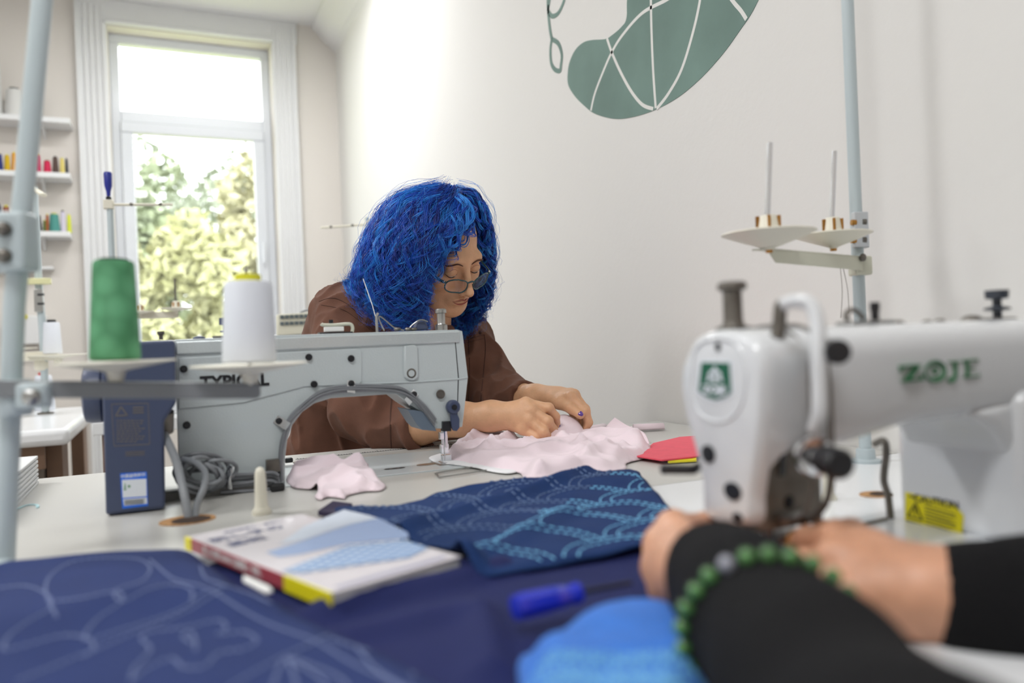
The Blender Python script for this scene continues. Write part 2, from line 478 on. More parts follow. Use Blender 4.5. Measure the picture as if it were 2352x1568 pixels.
# ceiling lamps (out of frame, they light the room)
for i, (lx, ly, sx, sy, e, rz) in enumerate(LAMPS):
    t = thing('ceiling_light', (lx, ly, CEIL_Z), ['white panel ceiling light above the front sewing tables', 'white panel ceiling light before the window', 'white panel ceiling light over the left side of the room'][i], 'ceiling light', 'ceiling lights')
    MB().box((lx, ly, CEIL_Z - 0.03), (sx + 0.05, sy + 0.05, 0.06)).build('frame', M_trim, t, bevel=0.005)
    MB().box((lx, ly, CEIL_Z - 0.064), (sx, sy, 0.008)).build('diffuser', mat('lit_diffuser', (255, 252, 246), 0.5, emit=3), t)

# ---------------------------------------------------------------- mural on the right wall
XM = XW - 0.0015
def wallpoly(pts, n=6): return [onX(x, y, XW) for x, y in pts]
def flatpoly(mb, pts, x0, t, mi=0):
    pts = [Vector((x0, p.y, p.z)) for p in pts]
    mb.prism(pts, (-t, 0, 0), mi)
mur = thing('wall_mural', onX(1500, 150, XW), 'abstract green painted mural with white curved lines on the wall', 'mural')
out = [(1444, -30), (1440, 40), (1428, 62), (1405, 82), (1390, 90), (1360, 92), (1340, 98), (1322, 115), (1310, 140), (1305, 165), (1306, 195), (1322, 222), (1345, 245), (1365, 260), (1395, 270), (1425, 273), (1465, 266), (1510, 250), (1560, 222), (1610, 180), (1660, 125), (1700, 70), (1730, 25), (1760, -40), (1800, -140), (1800, -330), (1700, -420), (1560, -400), (1480, -260)]
pts = [onX(x, y, XW) for x, y in out]
mb = MB(); flatpoly(mb, smooth_path(pts, 5, True), XW, 0.0012); mb.build('green_shape', M_green, mur, smooth=0)
be = [(1450, -30), (1440, 50), (1420, 70), (1395, 86), (1350, 90), (1320, 110), (1312, 130), (1300, 60), (1340, -60), (1400, -120)]
lines = [[(1357, 254), (1366, 215), (1385, 165), (1405, 120), (1430, 80), (1475, 30), (1530, 0), (1580, -30), (1640, -25)],
         [(1394, 88), (1405, 120), (1425, 165), (1450, 210), (1475, 240), (1500, 250)],
         [(1494, -60), (1496, 60), (1500, 160), (1506, 248)],
         [(1612, -40), (1606, 10), (1590, 80), (1565, 160), (1535, 215), (1508, 250)],
         [(1660, -30), (1685, 5), (1702, 25), (1714, 44)]]
mb = MB()
for i, l in enumerate(lines):
    c = smooth_path([onX(x, y, XW - 0.0014) for x, y in l], 8)
    w = 0.0042
    L = []; Rr = []
    for k in range(len(c)):
        t = (c[min(k + 1, len(c) - 1)] - c[max(k - 1, 0)]).normalized(); nrm = Vector((0, -t.z, t.y))
        L.append(c[k] + nrm * w); Rr.append(c[k] - nrm * w)
    n = len(L)
    mb.add(L + Rr, [(k, k + 1, n + k + 1, n + k) for k in range(n - 1)])
mb.build('curved_line', M_lines, mur, smooth=0, solid=0.0004)
mb = MB()
for l in [[(1258, -60), (1258, 10), (1262, 60), (1267, 90)], [(1267, 90), (1282, 100), (1290, 125), (1288, 150), (1286, 162), (1275, 160), (1266, 145), (1264, 115), (1267, 90)], [(1258, 25), (1268, 37), (1282, 30), (1294, 5), (1300, -25)], [(1258, 25), (1262, 0), (1268, -30)]]:
    c = smooth_path([onX(x, y, XW - 0.001) for x, y in l], 8)
    L = []; Rr = []
    for k in range(len(c)):
        t = (c[min(k + 1, len(c) - 1)] - c[max(k - 1, 0)]).normalized(); nrm = Vector((0, -t.z, t.y))
        L.append(c[k] + nrm * 0.0065); Rr.append(c[k] - nrm * 0.0065)
    n = len(L)
    mb.add(L + Rr, [(k, k + 1, n + k + 1, n + k) for k in range(n - 1)])
mb.build('leaf_outline', M_green, mur, smooth=0, solid=0.0004)

# ---------------------------------------------------------------- trees outside
def leafmat(i, rgb):
    m = mat('foliage_%d' % i, rgb, 0.7, noise=0.25, nscale=2.0)
    return m
LM = [leafmat(0, (172, 172, 132)), leafmat(1, (146, 156, 126)), leafmat(2, (178, 175, 142)), leafmat(3, (134, 142, 122))]
M_bark = mat('bark', (110, 92, 76), 0.9)
def tree(x, y, zc, r, h, m, seed, label, zb=-3.0):
    t = thing('tree', (x, y, zb), label, 'tree', 'trees outside the window')
    r_ = np.random.default_rng(seed)
    MB().tube([(x, y, zb), (x + 0.1, y, zb + (zc - zb) * 0.5), (x, y, zc)], [0.22, 0.16, 0.08], 10).build('trunk', M_bark, t)
    n = 9000
    # leaf clusters
    cl = r_.normal(size=(70, 3)); cl /= np.linalg.norm(cl, axis=1)[:, None]; cl *= (r_.uniform(0.3, 1, 70) ** 0.5)[:, None] * np.array([r, r, h])
    cr = r_.uniform(0.25, 0.5, 70) * r * 0.6
    k = r_.integers(0, 70, n)
    d = r_.normal(size=(n, 3)); d /= np.linalg.norm(d, axis=1)[:, None]
    c = cl[k] + d * (cr[k] * r_.uniform(0.5, 1, n) ** 0.5)[:, None] + np.array([x, y, zc])
    a = r_.normal(size=(n, 3)); a /= np.linalg.norm(a, axis=1)[:, None]
    b = np.cross(a, r_.normal(size=(n, 3))); b /= np.linalg.norm(b, axis=1)[:, None]
    s = r_.uniform(0.06, 0.13, n)[:, None]
    vs = np.stack([c - a * s, c + b * s * 0.5, c + a * s, c - b * s * 0.5], 1).reshape(-1, 3)
    fs = np.arange(4 * n).reshape(-1, 4)
    np_mesh('crown', vs, fs, m, t, smooth=False)
tree(0.25, 10.2, 1.1, 1.15, 1.6, LM[0], 1, 'yellow green tree in the middle of the window, the nearest')
tree(-0.75, 13.6, 2.3, 1.45, 2.0, LM[1], 2, 'mid green tree at the left of the window')
tree(2.35, 13.6, 2.2, 1.5, 2.3, LM[2], 3, 'pale yellow tree at the right of the window')
tree(0.9, 18.5, 2.2, 2.8, 3.4, LM[3], 4, 'darker green tree furthest behind the others')
tree(-4.2, 18.0, 1.3, 2.0, 2.2, LM[2], 5, 'pale tree beyond the left edge of the window')
gm = MB().box((0, 20, -3.05), (60, 30, 0.1)).build('ground', mat('grass_ground', (170, 176, 110), 0.9, noise=0.2, nscale=1), smooth=0); tag(gm, kind='structure')

# ================================================================ tables
YB = 0.885
def desk(name, x0, x1, y0, y1, ztop, th, m, label, group, legs, edge=M_whiteT, legm=M_wood, rnd=0.0):
    t = thing(name, ((x0 + x1) / 2, (y0 + y1) / 2, 0), label, 'table', group)
    top = MB().box(((x0 + x1) / 2, (y0 + y1) / 2, ztop - th / 2), (x1 - x0, y1 - y0, th)).build('tabletop', m, t, bevel=rnd or 0.003)
    for lx, ly in legs:
        MB().box((lx, ly, (ztop - th) / 2), (0.05, 0.07, ztop - th)).build('leg', legm, t, bevel=0.004)
    return t
d1 = desk('sewing_table', -1.05, XW - 0.004, YB, 1.545, TABLE, 0.035, M_grayT, 'grey laminate sewing table in front of the blue-haired woman', 'sewing tables', [(-1.0, 0.95), (-1.0, 1.48), (0.95, 0.95), (0.98, 1.48)], legm=M_dsteel)
d2 = desk('sewing_table', -1.05, XW - 0.004, 0.16, YB - 0.004, TABLE, 0.035, M_whiteT, 'white laminate sewing table in the foreground under the navy cloths', 'sewing tables', [(-1.0, 0.22), (-1.0, 0.8), (0.95, 0.22), (0.98, 0.8)], legm=M_dsteel)
# holes bored for cables
def disc(mb, c, rx, ry=None, z=TABLE, t=0.0012, n=24, mi=0):
    ry = ry or rx
    mb.prism([(c[0] + rx * math.cos(2 * PI * k / n), c[1] + ry * math.sin(2 * PI * k / n), z) for k in range(n)], (0, 0, t), mi)
for par, (px, py), rr in ((d1, (431, 1195), 0.032), (d2, (2012, 1136), 0.02)):
    c = on(px, py)
    mb = MB(); disc(mb, c, rr, rr * 0.85); disc(mb, (c.x + 0.004, c.y - 0.004), rr * 0.7, rr * 0.6, TABLE + 0.0012, 0.0004, mi=1)
    mb.build('cable_hole', [M_cork, mat('hole_dark', (60, 44, 34), 0.9)], par, smooth=0)
# ruler printed along the far edge
mb = MB()
xr = onY(680, 1045, 1.50).x
for i in range(130):
    x = xr + i * 0.005; L = 0.014 if i % 10 == 0 else (0.01 if i % 5 == 0 else 0.006)
    mb.box((x, 1.475 + L / 2, TABLE + 0.0003), (0.0008, L, 0.0006))
mb.box((xr + 0.32, 1.4745, TABLE + 0.0003), (0.65, 0.0008, 0.0006))
mb.build('ruler_marks', M_black, d1, smooth=0)
# ================================================================ grey sewing machine (seen from behind)
YA, YE = 1.205, 1.285                                 # back face and front face of the arm
m1 = thing('sewing_machine', (0.25, 1.25, TABLE), 'pale grey industrial sewing machine with slate blue motor cover, in front of the woman', 'sewing machine', 'industrial sewing machines')
arm = [(402, 780), (700, 768), (1050, 757), (1062, 760), (1067, 800), (1075, 866), (1068, 930), (1062, 980), (1022, 984), (1000, 984), (975, 950), (940, 928), (909, 904), (760, 914), (722, 926), (694, 946), (672, 975), (660, 1010), (655, 1050), (655, 1122), (600, 1130), (414, 1150)]
pts = [onY(x, y, YA) for x, y in arm]
for p in pts[-4:]: p.z = max(p.z, TABLE + 0.001)
pts[-1].z = pts[-2].z = pts[-3].z = TABLE + 0.001
MB().prism(pts, (0, YE - YA, 0)).build('arm', M_m1, m1, bevel=0.007, bseg=3)
def raised(name, pl, par, m, t=0.0022, Y=YA, bevel=0.0015, inset=0.0005):
    p = [onY(x, y, Y - t) for x, y in pl]
    return MB().prism(p, (0, t + inset, 0)).build(name, m, par, bevel=bevel, bseg=2)
# top chamfer strip with glittery finish, raised plates, seam
M_glit = mat('glitter_enamel', (206, 214, 216), 0.22, coat=0.3)
_nt = M_glit.node_tree; _b = _nt.nodes['Principled BSDF']
_v = _nt.nodes.new('ShaderNodeTexVoronoi'); _v.inputs['Scale'].default_value = 420
_tc = _nt.nodes.new('ShaderNodeTexCoord'); _bp = _nt.nodes.new('ShaderNodeBump'); _bp.inputs['Strength'].default_value = 0.8; _bp.inputs['Distance'].default_value = 0.0012
_nt.links.new(_tc.outputs['Object'], _v.inputs['Vector']); _nt.links.new(_v.outputs['Color'], _bp.inputs['Height']); _nt.links.new(_bp.outputs['Normal'], _b.inputs['Normal'])
_b.inputs['Metallic'].default_value = 0.35
p = [onY(x, y, YA) for x, y in ((404, 784), (1054, 760), (1054, 786), (870, 794), (404, 815))]
MB().prism([Vector((q.x, YA - 0.003, q.z)) for q in p], (0, 0.006, 0)).build('top_strip', M_glit, m1, bevel=0.002)
raised('side_plate', [(410, 822), (822, 800), (831, 806), (832, 876), (824, 884), (700, 888), (560, 925), (410, 940)], m1, M_m1, 0.0018)
raised('side_plate', [(928, 794), (950, 791), (960, 796), (962, 866), (953, 874), (938, 873), (928, 866)], m1, M_m1, 0.0035, bevel=0.003)
MB().prism([onY(x, y, YA - 0.0004) for x, y in ((1043, 760), (1044.5, 760), (1054, 866), (1050, 985), (1048.5, 985), (1052, 866))], (0, 0.0006, 0)).build('seam', M_black, m1, smooth=0)
# pressed line on the arm
MB().tube([onY(x, y, YA - 0.0004) for x, y in ((780, 884), (950, 877), (1054, 870), (1074, 866))], 0.0014, 6).build('ridge', M_m1, m1)
mb = MB()
for x, y in ((709, 820), (806, 823), (721, 882), (422, 847), (429, 976)):
    c = onY(x, y, YA - 0.002); mb.lathe(c, (0, -1, 0), [(0.0052, 0), (0.0052, 0.0025), (0.0044, 0.0035)], 16)
for x, y in ((709, 820), (806, 823), (721, 882), (422, 847), (429, 976)):
    c = onY(x, y, YA - 0.002)
    MB().lathe(c, (0, -1, 0), [(0.0052, 0), (0.0052, 0.0028), (0.0040, 0.0042)], 16).build('screw', M_black, m1)
for x, y, r in ((945, 857, 0.0058), (1012, 905, 0.0056)):
    c = onY(x, y, YA - 0.003)
    MB().lathe(c, (0, -1, 0), [(r * 1.35, 0), (r * 1.35, 0.0008), (r, 0.0012), (r * .9, 0.0004)], 20).build('plug', [M_dsteel], m1)
text_mesh('lettering', 'TYPICAL', 0.0245, M_black, m1, frame(onY(540, 876, YA - 0.0028), (1, 0, 0), (0, 0, 1)), 0.0004, 0.0009, sx=1.0)
# motor cover and handwheel
YM = 1.11
box = [(232, 800), (252, 786), (402, 781), (405, 925), (377, 968), (380, 1171), (243, 1182)]
pp = [onY(x, y, YM) for x, y in box]
pp[-1].z = pp[-2].z = TABLE + 0.002
mc = MB().prism(pp, (0, 0.20, 0)).build('motor_cover', M_navyp, m1, bevel=0.004)
wc = onY(200, 905, 1.21)
MB().lathe(wc + Vector((-0.005, 0, 0)), (1, 0, 0), [(0.028, 0), (0.038, 0.003), (0.040, 0.010), (0.040, 0.022), (0.034, 0.028), (0.034, 0.05)], 36).build('handwheel', M_navyp, m1, smooth=40)
# printed warning on the motor cover
M_gold = mat('dull_gold_print', (122, 114, 106), 0.6)
mb = MB(); r_ = random.Random(3)
def pr(x0, y0, x1, y1, w=0.0007):
    a, b = onY(x0, y0, YM - 0.0003), onY(x1, y1, YM - 0.0003); mb.tube([a, b], w, 4)
for a, b in (((256, 928), (340, 926)), ((340, 926), (344, 1020)), ((344, 1020), (262, 1024)), ((262, 1024), (256, 928))): pr(*a, *b, 0.0004)
for a, b in (((266, 955), (278, 934)), ((278, 934), (292, 953)), ((266, 955), (292, 953))): pr(*a, *b)
for k in range(9):
    y = 966 + k * 6; x = 268
    while x < 330 - (k % 3) * 8:
        w = r_.uniform(3, 9); pr(x, y, x + w, y - 0.2, 0.0006); x += w + 2.5
for k in range(3): pr(305, 936 + k * 6, 330, 935 + k * 6, 0.0007)
for k in range(3): pr(288, 1038 + k * 4, 332, 1036 + k * 4, 0.0004)
mb.build('printed_text', M_gold, m1, smooth=0)
M_lb = mat('sticker_blue', (30, 110, 228), 0.5); M_lw = mat('sticker_white', (226, 232, 240), 0.5)
sp = lambda x, y, o: onY(x, y, YM - o)
stk = MB().prism([sp(x, y, 0.0006) for x, y in ((276, 1087), (337, 1083), (340, 1161), (281, 1168))], (0, 0.0006, 0)).build('rating_sticker', M_lb, m1, smooth=0)
MB().prism([sp(x, y, 0.001) for x, y in ((280, 1102), (336, 1099), (337, 1139), (282, 1143))], (0, 0.0004, 0)).build('sticker_panel', M_lw, stk, smooth=0)
MB().prism([sp(x, y, 0.001) for x, y in ((283, 1146), (337, 1142), (338, 1156), (285, 1161))], (0, 0.0004, 0)).build('sticker_panel', M_lw, stk, smooth=0)
mb = MB()
for k in range(4): mb.tube([sp(286, 1149 + 3 * k, 0.0012), sp(333 - 4 * (k % 2), 1146 + 3 * k, 0.0012)], 0.0004, 4)
for a, b in (((287, 1110), (287, 1124)), ((284, 1124), (290, 1124)), ((285, 1118), (289, 1118)), ((294, 1114), (299, 1119)), ((299, 1114), (294, 1119))):
    mb.tube([sp(*a, 0.0012), sp(*b, 0.0012)], 0.0006, 4, mi=1)
mb.build('sticker_print', [M_black, mat('sticker_green', (40, 140, 70), 0.5)], stk, smooth=0)
text_mesh('sticker_title', '中国能效标识', 0.0048, M_lw, stk, frame(sp(306, 1092, 0.0008), (1, 0, 0.0), (0, 0, 1)), 0.0001, 0.0001)
# controls on top of the arm
zt = lambda x, y: onY(x, y, 1.245)
c = zt(1014, 757)
MB().lathe(c - UP * 0.003, UP, [(0.010, 0), (0.010, 0.011), (0.0075, 0.012), (0.0065, 0.014), (0.0068, 0.026), (0.0068, 0.030), (0.0092, 0.031), (0.0092, 0.036), (0.0075, 0.038)], 20).build('pressure_screw', M_steel, m1, smooth=30)
# thread guide pin with a thread tension base, hump cover
g = zt(866, 760)
MB().tube([g - UP * .002, g + UP * 0.024, g + Vector((0.003, 0, 0.029))], 0.0022, 8).build('thread_guide', M_steel, m1)
MB().tube(smooth_path([g + Vector((0.012, 0, 0)), g + Vector((0.004, 0, 0.02)), g + Vector((0.009, 0, 0.022)), g + Vector((0.03, 0, 0.004)), g + Vector((0.045, 0, 0))], 5), 0.0011, 6).build('wire_guide', M_steel, m1)
h = zt(968, 757)
MB().prism([h + Vector(q) for q in ((-0.013, 0, 0), (-0.006, 0, 0.014), (0.008, 0, 0.015), (0.013, 0, 0))], (0, 0.014, 0)).build('hump_cover', M_navyp, m1, bevel=0.002)
MB().tube(smooth_path([h + Vector((-0.022, 0, 0.001)), h + Vector((-0.014, 0, 0.009)), h + Vector((-0.002, -0.004, 0.016)), h + Vector((0.01, -0.004, 0.013))], 5), 0.0012, 6).build('wire_guide', M_steel, m1)
for x in (913, 938, 950):
    MB().sphere(zt(x, 757) + UP * 0.001, (0.006, 0.006, 0.003), 8).build('screw', M_dsteel, m1)
b0 = zt(770, 766)
MB().box(b0 + UP * 0.001, (0.052, 0.02, 0.003)).build('winder_base', M_black, m1, bevel=0.001)
MB().box(b0 + Vector((-0.002, 0, 0.007)), (0.03, 0.012, 0.008)).build('winder_block', M_paper, m1, bevel=0.001)
MB().tube(smooth_path([b0 + Vector(q) for q in ((-0.022, -0.004, 0.016), (-0.018, -0.004, 0.014), (0.0, -0.004, 0.0135), (0.022, -0.004, 0.0145), (0.027, -0.004, 0.009), (0.026, -0.004, 0.002))], 5), 0.0028, 8).build('winder_arm', M_creamp, m1)
MB().cyl(b0 + Vector((-0.006, 0, 0.016)), b0 + Vector((-0.006, 0, 0.022)), 0.0035).build('winder_knob', M_black, m1)
k0 = zt(520, 773)
MB().box(k0 + UP * 0.0, (0.038, 0.02, 0.003)).build('tension_base', M_dsteel, m1, bevel=0.001)
MB().lathe(k0, UP, [(0.004, 0), (0.004, 0.006), (0.009, 0.007), (0.009, 0.009), (0.004, 0.010), (0.004, 0.017), (0.0095, 0.018), (0.0095, 0.028)], 18).build('tension_knob', M_navyp, m1, smooth=30)
MB().lathe(zt(370, 780), UP, [(0.003, 0), (0.003, 0.007), (0.005, 0.008), (0.005, 0.012)], 12).build('oil_plug', M_dsteel, m1, smooth=30)
MB().sphere(zt(457, 776), (0.009, 0.006, 0.003), 8).build('screw', M_navyp, m1)
# head: lever, lamp cover, needle bar, presser foot
c = onY(1038, 934, YA - 0.004)
lv = MB(); lv.lathe(c, (0, -1, 0), [(0.0115, 0), (0.0115, 0.009), (0.0095, 0.011)], 24)
lv.prism([onY(x, y, YA - 0.012) for x, y in ((1034, 935), (1045, 935), (1056, 962), (1056, 982), (1050, 990), (1042, 989), (1038, 980), (1036, 958))], (0, 0.007, 0))
lv.build('lifting_lever', M_navyp, m1, bevel=0.0015)
MB().lathe(c + Vector((0, -0.011, 0)), (0, -1, 0), [(0.0045, 0), (0.0045, 0.002)], 14).build('screw', M_black, m1)
MB().prism([onY(x, y, YA - 0.008) for x, y in ((1018, 968), (1037, 967), (1037, 990), (1018, 991))], (0, 0.012, 0)).build('lever_bracket', M_black, m1, bevel=0.001)
MB().prism([onY(x, y, YA - 0.006) for x, y in ((936, 940), (955, 942), (985, 948), (990, 962), (1003, 990), (970, 987), (958, 975))], (0, 0.06, 0)).build('lamp_cover', mat('slate_grey_plastic', (104, 118, 134), 0.3), m1, bevel=0.003)
nb = onY(1024, 990, 1.245); nt_ = onY(1021, 1060, 1.245)
ft = on(1019, 1062, TABLE + 0.003); 
xN, yN = ft.x, ft.y
mb = MB(); mb.cyl((xN + 0.003, yN, TABLE + 0.028), (xN + 0.003, yN, TABLE + 0.07), 0.0055); mb.box((xN, yN, TABLE + 0.048), (0.012, 0.01, 0.012))
mb.box((xN + 0.002, yN, TABLE + 0.026), (0.014, 0.008, 0.016)); mb.build('presser_bar', M_chrome, m1, bevel=0.001)
mb = MB(); mb.box((xN + 0.005, yN, TABLE + 0.009), (0.016, 0.009, 0.014)); mb.box((xN - 0.003, yN - 0.006, TABLE + 0.0035), (0.009, 0.024, 0.003)); mb.box((xN + 0.008, yN - 0.006, TABLE + 0.0035), (0.008, 0.024, 0.003))
mb.build('presser_foot', M_chrome, m1, bevel=0.0008)
MB().cyl((xN + 0.001, yN - 0.004, TABLE + 0.003), (xN + 0.001, yN - 0.004, TABLE + 0.045), 0.0012, n=8).build('needle', M_chrome, m1)
# bed, needle plate
a = on(656, 1052); 
mb = MB(); mb.prism([(0.03, 1.185, TABLE), (0.60, 1.185, TABLE), (0.60, 1.405, TABLE), (0.03, 1.405, TABLE)], (0, 0, 0.0022)); mb.build('bed', mat('bed_enamel', (206, 214, 216), 0.25), m1, bevel=0.001)
mb = MB(); disc(mb, (xN - 0.03, yN + 0.002), 0.016, 0.011, TABLE + 0.0022, 0.0006); mb.box((xN + 0.0, yN, TABLE + 0.0025), (0.03, 0.05, 0.0008)); mb.build('needle_plate', M_steel, m1, smooth=0)
mb = MB(); disc(mb, (xN - 0.085, yN - 0.004), 0.018, 0.006, TABLE + 0.0022, 0.0005); mb.build('bobbin_vent', M_dsteel, m1, smooth=0)
mb = MB()
for k in range(3): disc(mb, (xN - 0.097 + 0.012 * k, yN - 0.004), 0.0042, 0.0042, TABLE + 0.0027, 0.0004, 14)
mb.build('bobbin_slot', M_black, m1, smooth=0)
# clear plastic slide guard on the near side of the bed
pl = [on(x, y) for x, y in ((1005, 1094), (1010, 1089), (1120, 1072), (1190, 1063), (1196, 1068), (1130, 1082), (1020, 1099), (1008, 1098))]
MB().tube(smooth_path([p + UP * 0.003 for p in pl], 5, True), 0.0013, 6, closed=True).build('slide_guard', M_steel, m1)
c = on(672, 1073); MB().box(c + UP * 0.004, (0.05, 0.022, 0.005)).build('hinge_plate', M_paper, m1, bevel=0.001)
MB().sphere(c + Vector((0.008, 0, 0.008)), (0.007, 0.005, 0.003), 8).build('screw', M_dsteel, m1)
MB().box(on(663, 1064) + UP * 0.006, (0.014, 0.014, 0.008)).build('hinge', M_black, m1, bevel=0.002)
# machine lamp: the small light in the head over the needle
L = bpy.data.lights.new('needle_lamp', 'SPOT'); L.energy = 1.6; L.spot_size = math.radians(95); L.spot_blend = 0.9; L.shadow_soft_size = 0.012; L.color = (0.96, 0.98, 1.0)
o = bpy.data.objects.new('needle_lamp', L); o.location = (xN - 0.03, yN - 0.01, TABLE + 0.093); o.rotation_euler = (0.0, math.radians(14), 0)
COL.objects.link(o); o.parent = m1; o.matrix_parent_inverse = m1.matrix_world.inverted()
# cables
r_ = random.Random(5)
def cab(ptsx, n, r, name, m, par, spread=0.003, Y=YA - 0.004):
    for k in range(n):
        path = []
        for i, (x, y) in enumerate(ptsx):
            q = onY(x + r_.uniform(-2.5, 2.5), y + (k - n / 2) * 3.0 + r_.uniform(-1.5, 1.5), Y - 0.003 * (k % 2) - 0.001 * k)
            path.append(q)
        MB().tube(smooth_path(path, 6), r, 8).build(name, m if k % 2 else M_cable, par)
cab([(646, 1100), (645, 1060), (650, 1010), (668, 965), (700, 930), (740, 904), (800, 893), (870, 892), (920, 898), (950, 915), (975, 940), (1000, 972)], 5, 0.0021, 'cable', M_dcable, m1)
for (x, y, dx, dy) in ((806, 880, 0, 16), (640, 966, 16, 10), (950, 905, -12, 14)):
    a, b = onY(x, y, YA - 0.003), onY(x + dx * 1.35, y + dy * 1.35, YA - 0.012)
    mb = MB(); mb.tube([a - (b - a) * 0.25 , b], 0.0072, 10, flat=1.0); mb = MB(); q_ = (b - a).normalized(); w_ = q_.cross(Vector((0, 1, 0))).normalized() * 0.0062; mb.prism([a - q_ * 0.006 + w_, a - q_ * 0.006 - w_, b - w_, b + w_], (0, -0.0014, 0))
    o = mb.build('cable_clip', M_chrome, m1)
    MB().lathe(a + Vector((0, -0.001, 0)), (0, -1, 0), [(0.0048, 0), (0.0048, 0.003), (0.003, 0.004)], 14).build('clip_screw', M_black, o)
# coil of cable lying behind the column
for k in range(8):
    path = []
    cx, cy, cz = 468 + r_.uniform(-22, 22), 1086 + r_.uniform(-16, 16), 1.165 + r_.uniform(-0.012, 0.012)
    rx, ry = r_.uniform(38, 62), r_.uniform(20, 34); tl = r_.uniform(-0.4, 0.3)
    for i in range(14):
        t = 2 * PI * i / 14
        x = cx + rx * math.cos(t) * math.cos(tl) - ry * math.sin(t) * math.sin(tl); y = cy + rx * math.cos(t) * math.sin(tl) + ry * math.sin(t) * math.cos(tl)
        path.append(onY(x, y, cz + 0.012 * math.sin(t * 2 + k)))
    MB().tube(smooth_path(path, 4, True), 0.0028, 8, closed=True).build('coiled_cable', M_cable if k % 2 else M_dcable, m1)
for k in range(7):
    y = 1088 + k * 6.5
    path = [onY(x, yy, 1.175 + 0.004 * (k % 3)) for x, yy in ((505 + r_.uniform(-8, 8), y + r_.uniform(-8, 8)), (545, y + r_.uniform(-4, 4)), (590, y - 2 + r_.uniform(-3, 3)), (625, y - 3), (640, y + 4 + k))]
    MB().tube(smooth_path(path, 5), 0.0026, 8).build('cable', M_cable if k % 3 else M_dcable, m1)
mb = MB(); q = onY(527, 1096, 1.165); mb.tube([onY(531, 1070, 1.162), onY(523, 1095, 1.160), onY(526, 1122, 1.164)], 0.006, 8, flat=0.3); mb.build('cable_tie', M_chrome, m1)
mb = MB(); mb.prism([onY(x, y, 1.19) for x, y in ((612, 1057), (641, 1054), (644, 1082), (634, 1084), (634, 1100), (622, 1100), (622, 1085), (612, 1086))], (0, 0.012, 0)); mb.build('cable_bracket', M_dsteel, m1, bevel=0.001)
MB().box(on(637, 1128) + UP * 0.006, (0.020, 0.014, 0.010)).build('cable_socket', M_rubber, m1, bevel=0.003)
# two thick cables from the motor into the bored hole
for ptsx in ([(374, 990, 1.15), (386, 1015, 1.12), (405, 1060, 1.09), (420, 1120, 1.06), (430, 1170, 1.045), (434, 1196, 1.04)], [(420, 1054, 1.15), (450, 1062, 1.12), (471, 1085, 1.09), (468, 1120, 1.06), (452, 1160, 1.05), (448, 1196, 1.04)]):
    pa = [onY(x, y, Y) for x, y, Y in ptsx]; pa.append(pa[-1] - UP * 0.01); 
    MB().tube(smooth_path(pa, 7), 0.0052 if ptsx[0][0] < 400 else 0.0042, 10).build('motor_cable', M_cable, m1)
MB().cyl(onY(378, 945, 1.14), onY(377, 990, 1.15), 0.012).build('cable_boot', M_dsteel, m1)
MB().box(onY(480, 1140, 1.19), (0.17, 0.02, 0.03)).build('base_bar', mat('oily_grey', (128, 128, 126), 0.5, noise=0.2, nscale=30), m1, bevel=0.003)
# thread running up from the arm to the stand
MB().tube([onY(868, 748, 1.245), onY(855, 700, 1.27), onY(834, 640, 1.30)], 0.0006, 5).build('upper_thread', M_paper, m1)

# white machine rest pins standing on the tables
def rest_pin(px, py, top, label, n_=0):
    c = on(px, py); hgt = P(px, top, (c - CAM).dot(FWD)).z - TABLE
    r = hgt * 0.13
    o = MB().lathe(c, UP, [(r * 1.55, 0), (r * 1.6, hgt * .06), (r * 1.25, hgt * .13), (r * 1.05, hgt * .18), (r * 0.95, hgt * .6), (r * 0.85, hgt * .88), (r * .6, hgt * .97), (r * .2, hgt)], 24).build('machine_rest_pin', M_cream, smooth=60)
    return tag(o, label, 'rest pin', 'machine rest pins')
rest_pin(601, 1180, 1072, 'cream plastic rest pin standing by the book and the grey machine')
rest_pin(1904, 1147, 1058, 'cream plastic rest pin seen below the white machine arm')
rest_pin(1992, 1052, 1000, 'white rest pin nearest the wall beneath the white machine arm')

# ================================================================ white machine (front), seen from its left end
m2 = thing('sewing_machine', (0.7, 0.5, TABLE), 'white industrial sewing machine with green lettering, in front of the black-sleeved person', 'sewing machine', 'industrial sewing machines')
XF = 0.400
xs = (XF, XF + 0.055, XF + 0.085)
# face cover: outline in the plane X = XF seen in the photo, lofted to the right
face = [(1575, 812), (1592, 780), (1620, 762), (1652, 757), (1690, 762), (1722, 778), (1742, 806), (1750, 850), (1748, 920), (1742, 1000), (1732, 1080), (1722, 1150), (1714, 1208), (1622, 1196), (1612, 1120), (1598, 1050), (1580, 985), (1566, 930), (1560, 880), (1564, 840)]
fp = [onX(x, y, XF) for x, y in face]
yc = sum(p.y for p in fp) / len(fp); zc_ = sum(p.z for p in fp) / len(fp)
z_top = max(p.z for p in fp)
mb = MB()
fpp = [Vector((XF, p.y, p.z)) for p in smooth_path(fp, 3, True)]
n = len(fpp)
rings = []
for x, s in ((XF + 0.004, 0.93), (XF, 0.90), (XF + 0.001, 0.94), (XF + 0.006, 0.99), (XF + 0.012, 1.0), (XF + 0.044, 1.0)):
    rings.append([Vector((x if x < XF + 0.02 else XF + 0.015 + 0.029 * min(1, max(0, (p.z - 0.862) / 0.012)), yc + (p.y - yc) * s, zc_ + (p.z - zc_) * (1 - (1 - s) * 0.6))) for p in fpp])
rings = rings[1:]
vs = [v for r in rings for v in r]; fs = []
for i in range(len(rings) - 1):
    for k in range(n): fs.append((i * n + k, i * n + (k + 1) % n, (i + 1) * n + (k + 1) % n, (i + 1) * n + k))
for tri in tessellate_polygon([rings[0]]): fs.append(tuple(tri))
for tri in tessellate_polygon([rings[-1]]): fs.append(tuple(tri[::-1] + () if False else tuple(((len(rings) - 1) * n + t) for t in tri)))
